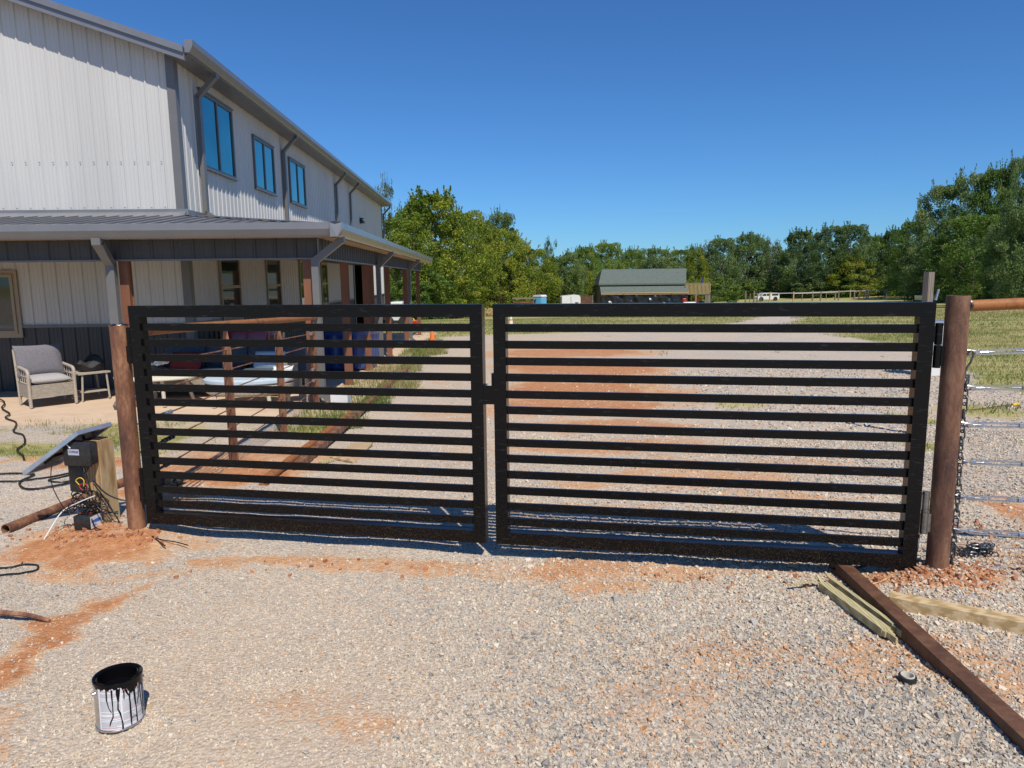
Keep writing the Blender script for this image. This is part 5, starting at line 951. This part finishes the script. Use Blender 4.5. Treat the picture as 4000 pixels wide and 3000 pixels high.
# pickup with topper, pen of posts and rails
c = place(1655, 116); van = thing('white_pickup', 'white pickup with covered bed parked in front of the trees', 'pickup', c, R(4)); sc_ = 48/F*116/4.9
zb = ony(1655, 633, 116).z-c.z; k_ = zb/1.75
def P_(pts): return [(a*sc_, b*k_) for a, b in pts]
m = MB(); m.prism(P_([(-2.45, .45), (2.4, .4), (2.45, .95), (2.35, 1.7), (2.2, 1.78), (-.95, 1.78), (-1.15, 1.72), (-1.55, 1.12), (-2.35, .98), (-2.48, .8)]), lambda a, b, t: (a, t, b), -.85, .85); m.build('body', 'white_paint', van, smooth=False)
for pts in ([(-1.42, 1.16), (-1.08, 1.64), (-.55, 1.64), (-.5, 1.16)], [(-.4, 1.16), (-.4, 1.64), (.25, 1.64), (.25, 1.16)], [(.75, 1.2), (.75, 1.62), (2.15, 1.62), (2.2, 1.2)]): MB().prism(P_(pts), lambda a, b, t: (a, t, b), -.865, -.852).build('window', 'dark_glass', van)
for x in (-1.6, 1.55): m = MB(); m.lathe((0, 0, -.12), [(.1, 0), (.35, 0), (.36, .2), (.1, .2)], 20); m.xf(Matrix.Translation((x*sc_, -.8, .36)) @ Matrix.Rotation(R(90), 4, 'X')); m.build('wheel', 'rubber', van)
pen = thing('pole_pen', 'long open pen of grey wooden posts and pale top rails by the trees', 'fence', place(1770, 104)); o_ = pen.location
def pp(x, y, Y): q = ony(x, y, Y); return Vector((q.x, Y, q.z))-o_
posts = [(1611, 628), (1620, 634), (1629, 628), (1636, 633), (1644, 634), (1663, 631), (1714.5, 630), (1733, 631), (1756, 628), (1773, 630), (1785, 633), (1804.5, 630), (1812, 627), (1837, 625), (1846, 627), (1856.5, 627), (1867, 629), (1872.5, 622), (1876, 631), (1911, 624), (1915, 625)]
for k, (x, y) in enumerate(posts):
    Y = 104+4*((k*5) % 3); a = pp(x, y, Y); gzv = gz((a+o_).x, Y)-o_.z; wd = (.10, .07, .12)[k % 3]; MB().tube([(a.x, a.y, gzv), (a.x+.04*(k % 2), a.y, a.z)], wd, 7).build('post', 'greywood' if k not in (5, 6, 18, 13) else 'lumber', pen)
for (xa, ya, xb, yb, Y) in ((1663, 634, 1733, 632.5, 104), (1733, 632.5, 1846, 628, 104), (1715, 634, 1812, 631.5, 108), (1812, 630, 1872, 628, 104), (1872, 627, 1908, 626.5, 108)): MB().beam(pp(xa, ya, Y), pp(xb, yb, Y), .08, .09).build('rail', 'palewood', pen)
MB().beam(pp(1884, 632, 106), pp(1905, 645, 106), .06, .06).build('brace', 'greywood', pen)
c = place(2019, 84); t = thing('parked_car', 'dark parked car half hidden in shade under the right hand trees', 'car', c, R(8)); MB().prism([(-2, .3), (2, .3), (2.05, .8), (1.5, .95), (1.0, 1.4), (-.9, 1.4), (-1.4, .95), (-2.05, .85)], lambda a, b, tt: (a, tt, b), -.8, .8).build('body', 'aluminium', t)
MB().prism([(1.3, .98), (.9, 1.33), (-.8, 1.33), (-1.2, .98)], lambda a, b, tt: (a, tt, b), -.82, -.803).build('window', 'dark_glass', t)
for x in (-1.25, 1.25): m = MB(); m.lathe((0, 0, -.1), [(.1, 0), (.32, 0), (.32, .2), (.1, .2)], 18); m.xf(Matrix.Translation((x, -.75, .32)) @ Matrix.Rotation(R(90), 4, 'X')); m.build('wheel', 'rubber', t)
# ------------------------------------------------------------------ trees
def crown(seed, nb, nl, leaf, spiky=.4, base=.08, shape='round'):
    g = np.random.default_rng(seed); B = []
    while len(B) < nb:
        z = base+(1-base)*g.random(); t = (z-base)/(1-base); rad = {'round': math.sin(math.pi*min(.97, max(.12, t*.86+.10)))**.6, 'cone': (1-t)**.6*.95+.08, 'open': math.sin(math.pi*min(.97, max(.06, t*.9+.05)))**.8}[shape]
        a = g.random()*6.283; rr = rad*.5*(.35+.62*g.random()**.5); r = (.055+.08*g.random())*(1.1-.45*t); B.append((rr*math.cos(a), rr*math.sin(a), min(z, 1-r*.6), r, g.random()))
    B = np.array(B); k = g.integers(0, nb, nl); d = g.normal(size=(nl, 3)); d /= np.linalg.norm(d, axis=1)[:, None]; d[:, 2] = np.where(g.random(nl) < .3, np.abs(d[:, 2]), d[:, 2])
    r = B[k, 3]*(.45+.62*g.random(nl)**.6); P = B[k, :3]+d*r[:, None]*np.array([1.25, 1.25, .8])
    ns = int(nl*.16*spiky*2)                             # shoots standing out of the crown
    if ns:
        sb = g.integers(0, nb, 90); sdv = B[sb, :3]-np.array([0, 0, .35]); sdv /= np.linalg.norm(sdv, axis=1)[:, None]; sdv = sdv+g.normal(size=(90, 3))*.35+np.array([0, 0, .35]); sdv /= np.linalg.norm(sdv, axis=1)[:, None]
        j = g.integers(0, 90, ns); t = g.random(ns); P2 = B[sb[j], :3]+sdv[j]*(B[sb[j], 3]*.8+.075*t)[:, None]+g.normal(size=(ns, 3))*.008*(1.3-t)[:, None]; P = np.concatenate([P, P2]); k = np.concatenate([k, sb[j]])
    n = len(P); P[:, 2] = np.maximum(P[:, 2], .0); u = g.normal(size=(n, 3)); u[:, 2] *= .6; u /= np.linalg.norm(u, axis=1)[:, None]; v = np.cross(u, g.normal(size=(n, 3))); v /= np.linalg.norm(v, axis=1)[:, None]
    s = leaf*(.6+.8*g.random(n))[:, None]; Q = np.stack([P-u*s, P-v*s*.55, P+u*s, P+v*s*.55], 1).reshape(-1, 3)
    tint = np.clip(.18+.45*B[k, 4]+.42*(g.random(n)-.35), 0, 1).repeat(4); return Q, np.arange(4*n).reshape(-1, 4), tint
CR_ = {}
for kind, seeds, kw in (('dense', (1, 2, 3, 4), dict(nb=120, nl=36000, leaf=.0105, spiky=.35, base=.0)), ('broad', (5, 6, 7), dict(nb=100, nl=32000, leaf=.0105, spiky=.2, base=.04)), ('open', (8, 9), dict(nb=44, nl=7000, leaf=.0105, spiky=.5, base=.35, shape='open')), ('bush', (10, 11, 12), dict(nb=50, nl=9000, leaf=.020, spiky=.6, base=.0, shape='round'))):
    CR_[kind] = [(crown(s, **kw)) for s in seeds]
MESH = {}
def crown_mesh(kind, i, mat):
    i %= len(CR_[kind]); key = (kind, i, mat)
    if key not in MESH: Q, Fc, T = CR_[kind][i]; MESH[key] = npmesh(kind+'_crown', Q, Fc, mat, T)
    return MESH[key]
def trunk_mesh(i):
    g = random.Random(i+50); m = MB(); m.tube(bez([(0, 0, -.03), (.01*g.uniform(-1, 1), .01*g.uniform(-1, 1), .2), (.03*g.uniform(-1, 1), .03*g.uniform(-1, 1), .45), (.04*g.uniform(-1, 1), 0, .8)], 4), .022, 8, r2=.005)
    for k in range(9):
        a = g.uniform(0, 6.28); z = .16+.06*k; L = .30*(1-z*.6); m.tube(bez([(0, 0, z), (L*.5*math.cos(a), L*.5*math.sin(a), z+.07), (L*math.cos(a), L*math.sin(a), z+.2)], 3), .010, 6, r2=.002)
    me = bpy.data.meshes.new('trunk'); me.from_pydata(m.v, [], m.f); me.materials.append(M['bark']); me.polygons.foreach_set('use_smooth', [True]*len(me.polygons)); return me
TRK = [trunk_mesh(i) for i in range(3)]
def tree(x, top, Y, wpx, mat, kind, i, label, name='broadleaf_tree', group=None, rz=None):
    c = ony(x, 650, Y); z = gz(c.x, Y)-.1; H = ony(x, top, Y).z-z; W = wpx/F*Y
    t = thing(name, label, 'tree' if kind != 'bush' else 'bush', (c.x, Y, z), i*1.3 if rz is None else rz, group)
    o = link('crown' if kind != 'bush' else 'foliage', crown_mesh(kind, i, mat), parent=t); o.scale = (W, W*.9, H)
    if kind != 'bush': o = link('trunk', TRK[i % 3], parent=t); o.scale = (max(W, H*.6), max(W, H*.6), H)
    return t
TL = [  # px centre, px top, distance, px width, leaves, crown, variant, label
 (846, 398, 98, 66, 'fol_pale', 'open', 0, 'pale feathery tree just behind the far end of the steel building'),
 (868, 474, 66, 175, 'fol_yellow', 'dense', 0, 'yellow green tree directly behind the end of the porch roof'),
 (900, 452, 78, 150, 'fol_mid', 'dense', 2, 'greener tree on the left shoulder of the tallest left tree'),
 (940, 426, 72, 225, 'fol_yellow', 'dense', 1, 'tallest yellow green tree of the left wood, with a spiky top'),
 (1003, 460, 80, 165, 'fol_yellow', 'dense', 2, 'yellowing tree on the right shoulder of the tallest left tree'),
 (1084, 462, 98, 104, 'fol_dark', 'broad', 0, 'dark green round topped tree rising behind the golden tree'),
 (1048, 478, 92, 80, 'fol_dark', 'broad', 1, 'dark green tree between the spiky left tree and the round topped one'),
 (1084, 498, 88, 150, 'fol_yellow', 'dense', 3, 'golden green tree in front of the round topped dark tree'),
 (1148, 540, 94, 130, 'fol_yellow', 'broad', 2, 'lower yellow green tree above the blue toilet'),
 (1192, 521, 118, 52, 'fol_dark', 'open', 1, 'small feathery dark tree poking up above the wood over the toilet'),
 (1205, 556, 100, 120, 'fol_yellow', 'dense', 0, 'yellow green tree above the white camper'),
 (1248, 574, 102, 80, 'fol_yellow', 'broad', 1, 'rounded olive tree between the camper and the barn'),
 (1262, 540, 120, 90, 'fol_mid', 'dense', 1, 'mid green tree behind the rounded olive tree left of the barn'),
 (1312, 527, 128, 100, 'fol_mid', 'dense', 2, 'mid green tree behind the left end of the barn roof'),
 (1366, 545, 132, 90, 'fol_mid', 'dense', 3, 'mid green tree behind the middle of the barn roof'),
 (1418, 538, 126, 90, 'fol_dark', 'dense', 0, 'dark green tree behind the right half of the barn roof'),
 (1466, 541, 130, 84, 'fol_mid', 'broad', 2, 'mid green tree behind the right corner of the barn roof'),
 (1500, 548, 122, 76, 'fol_yellow', 'dense', 1, 'lighter yellow green tree behind the raised deck'),
 (1528, 528, 142, 50, 'fol_pale', 'open', 0, 'thin bare topped tree behind the deck railing'),
 (1556, 517, 124, 90, 'fol_dark', 'dense', 2, 'dark green tree just right of the raised deck'),
 (1612, 507, 138, 110, 'fol_dark', 'dense', 3, 'dark green tree above the left end of the pen'),
 (1662, 520, 138, 70, 'fol_pale', 'open', 1, 'pale thin tree above the white pickup'),
 (1668, 552, 142, 90, 'fol_mid', 'dense', 0, 'mid green tree right behind the white pickup'),
 (1722, 502, 132, 100, 'fol_dark', 'dense', 1, 'dark green tree above the left third of the pen rails'),
 (1786, 490, 124, 96, 'fol_dark', 'broad', 0, 'tall dark green tree above the middle of the pen'),
 (1834, 488, 122, 100, 'fol_dark', 'dense', 2, 'dark green tree right of the middle of the pen'),
 (1838, 552, 122, 120, 'fol_yellow', 'dense', 3, 'lower yellow tinged tree in front of the dark trees over the pen'),
 (1884, 510, 127, 90, 'fol_mid', 'dense', 0, 'mid green tree above the right end of the pen'),
 (1926, 498, 121, 90, 'fol_dark', 'dense', 1, 'dark green tree between the pen and the tall right hand grove'),
 (1960, 480, 104, 110, 'fol_mid', 'broad', 1, 'round dark tree at the left foot of the tall grove'),
 (2020, 405, 96, 120, 'fol_dark', 'broad', 2, 'tall grey green tree on the left of the right hand grove'),
 (2074, 380, 94, 140, 'fol_dark', 'broad', 0, 'tall broad tree in the middle of the right hand grove'),
 (2128, 368, 92, 130, 'fol_mid', 'broad', 1, 'tall green tree right of the middle of the right hand grove'),
 (2176, 346, 90, 90, 'fol_dark', 'broad', 2, 'tallest tree of the right hand grove'),
 (2100, 468, 80, 190, 'fol_mid', 'dense', 2, 'lower bright green tree in front of the right hand grove'),
 (2014, 510, 86, 150, 'fol_dark', 'dense', 3, 'spreading dark tree above the grey wooden post'),
 (2196, 362, 62, 110, 'fol_dark', 'open', 1, 'dark near tree cut by the right edge above the pipe rail'),
 (2226, 400, 58, 170, 'fol_dark', 'dense', 0, 'nearest dark tree at the right edge'),
 (2180, 470, 66, 130, 'fol_mid', 'dense', 1, 'olive leaved tree right of the tall gate post'),
 (2300, 380, 60, 200, 'fol_dark', 'dense', 2, 'dark tree just beyond the right edge')]
for a in TL: tree(*a)
BL = [(880, 606, 62, 90, 'fol_mid'), (940, 590, 64, 110, 'fol_mid'), (1000, 600, 66, 100, 'fol_yellow'), (1050, 612, 84, 90, 'fol_rust'), (1100, 606, 88, 90, 'fol_yellow'), (1135, 618, 90, 70, 'fol_rust'), (1185, 610, 98, 80, 'fol_yellow'), (1225, 612, 102, 70, 'fol_yellow'), (1275, 600, 108, 70, 'fol_mid'), (1560, 600, 112, 80, 'fol_mid'), (1610, 610, 134, 80, 'fol_mid'), (1690, 600, 136, 90, 'fol_dark'), (1760, 598, 124, 90, 'fol_dark'), (1820, 600, 120, 80, 'fol_mid'), (1880, 595, 124, 100, 'fol_dark'), (1950, 590, 112, 110, 'fol_mid'), (2040, 590, 88, 110, 'fol_dark'), (2130, 600, 72, 70, 'fol_yellow'), (2165, 590, 70, 90, 'fol_dark'), (2215, 600, 60, 80, 'fol_dark')]
BN = ['green bush behind the end porch post', 'large green bush below the spiky tallest tree', 'yellow green bush left of the gap between the gates', 'russet bush just above the gap between the gates', 'yellow green bush left of the blue toilet', 'russet bush behind the lumber trailer', 'yellowing bush between toilet and camper', 'yellow green bush behind the white camper', 'green bush against the left end of the barn', 'green bush right of the raised deck', 'green bush at the left end of the pen', 'dark bush right of the white pickup', 'dark bush above the middle of the pen', 'mid green bush above the right half of the pen', 'dark wide bush at the right end of the pen', 'green bush left of the grey wooden post', 'dark bush behind the grey wooden post', 'yellow tinged bush just right of the tall gate post', 'dark bush above the pipe rail', 'dark bush at the right edge above the rail']
for i, ((x, y, Y, w_, mt), lab) in enumerate(zip(BL, BN)): tree(x, y, Y, w_, mt, 'bush', i, lab, 'bush')
# the mass of woodland further back
def wood_mass():
    Qs, Fs, Ts = [], [], []; o = 0; g = np.random.default_rng(99)
    for k in range(46):
        x = 800+1500*k/45; Y = 150+8*math.sin(k*2.3)-(45 if x < 1250 else 0)-(25 if x > 1950 else 0); c = ony(x, 650, Y); z = gz(c.x, Y); top = 548 if x < 1600 else 530; H = ony(x, top+14*math.sin(k*1.7), Y).z-z; W = 70/F*Y
        Q, Fc, T = CR_['dense'][k % 4]; sel = g.random(len(Fc)) < .55; Fk = Fc[sel]; Qk = Q[Fk.ravel()]*np.array([W, W, H])*np.array([1, 1, 1])+np.array([c.x, Y, z]); Qs.append(Qk); Fs.append(np.arange(len(Qk)).reshape(-1, 4)+o); Ts.append(T[Fk.ravel()]); o += len(Qk)
    return np.concatenate(Qs), np.concatenate(Fs), np.concatenate(Ts)
Q, Fc, T = wood_mass(); tag(link('woodland', npmesh('woodland', Q, Fc, 'fol_dark', T)), 'dark continuous woodland filling the distance behind the separate trees', 'woodland', kind='stuff')
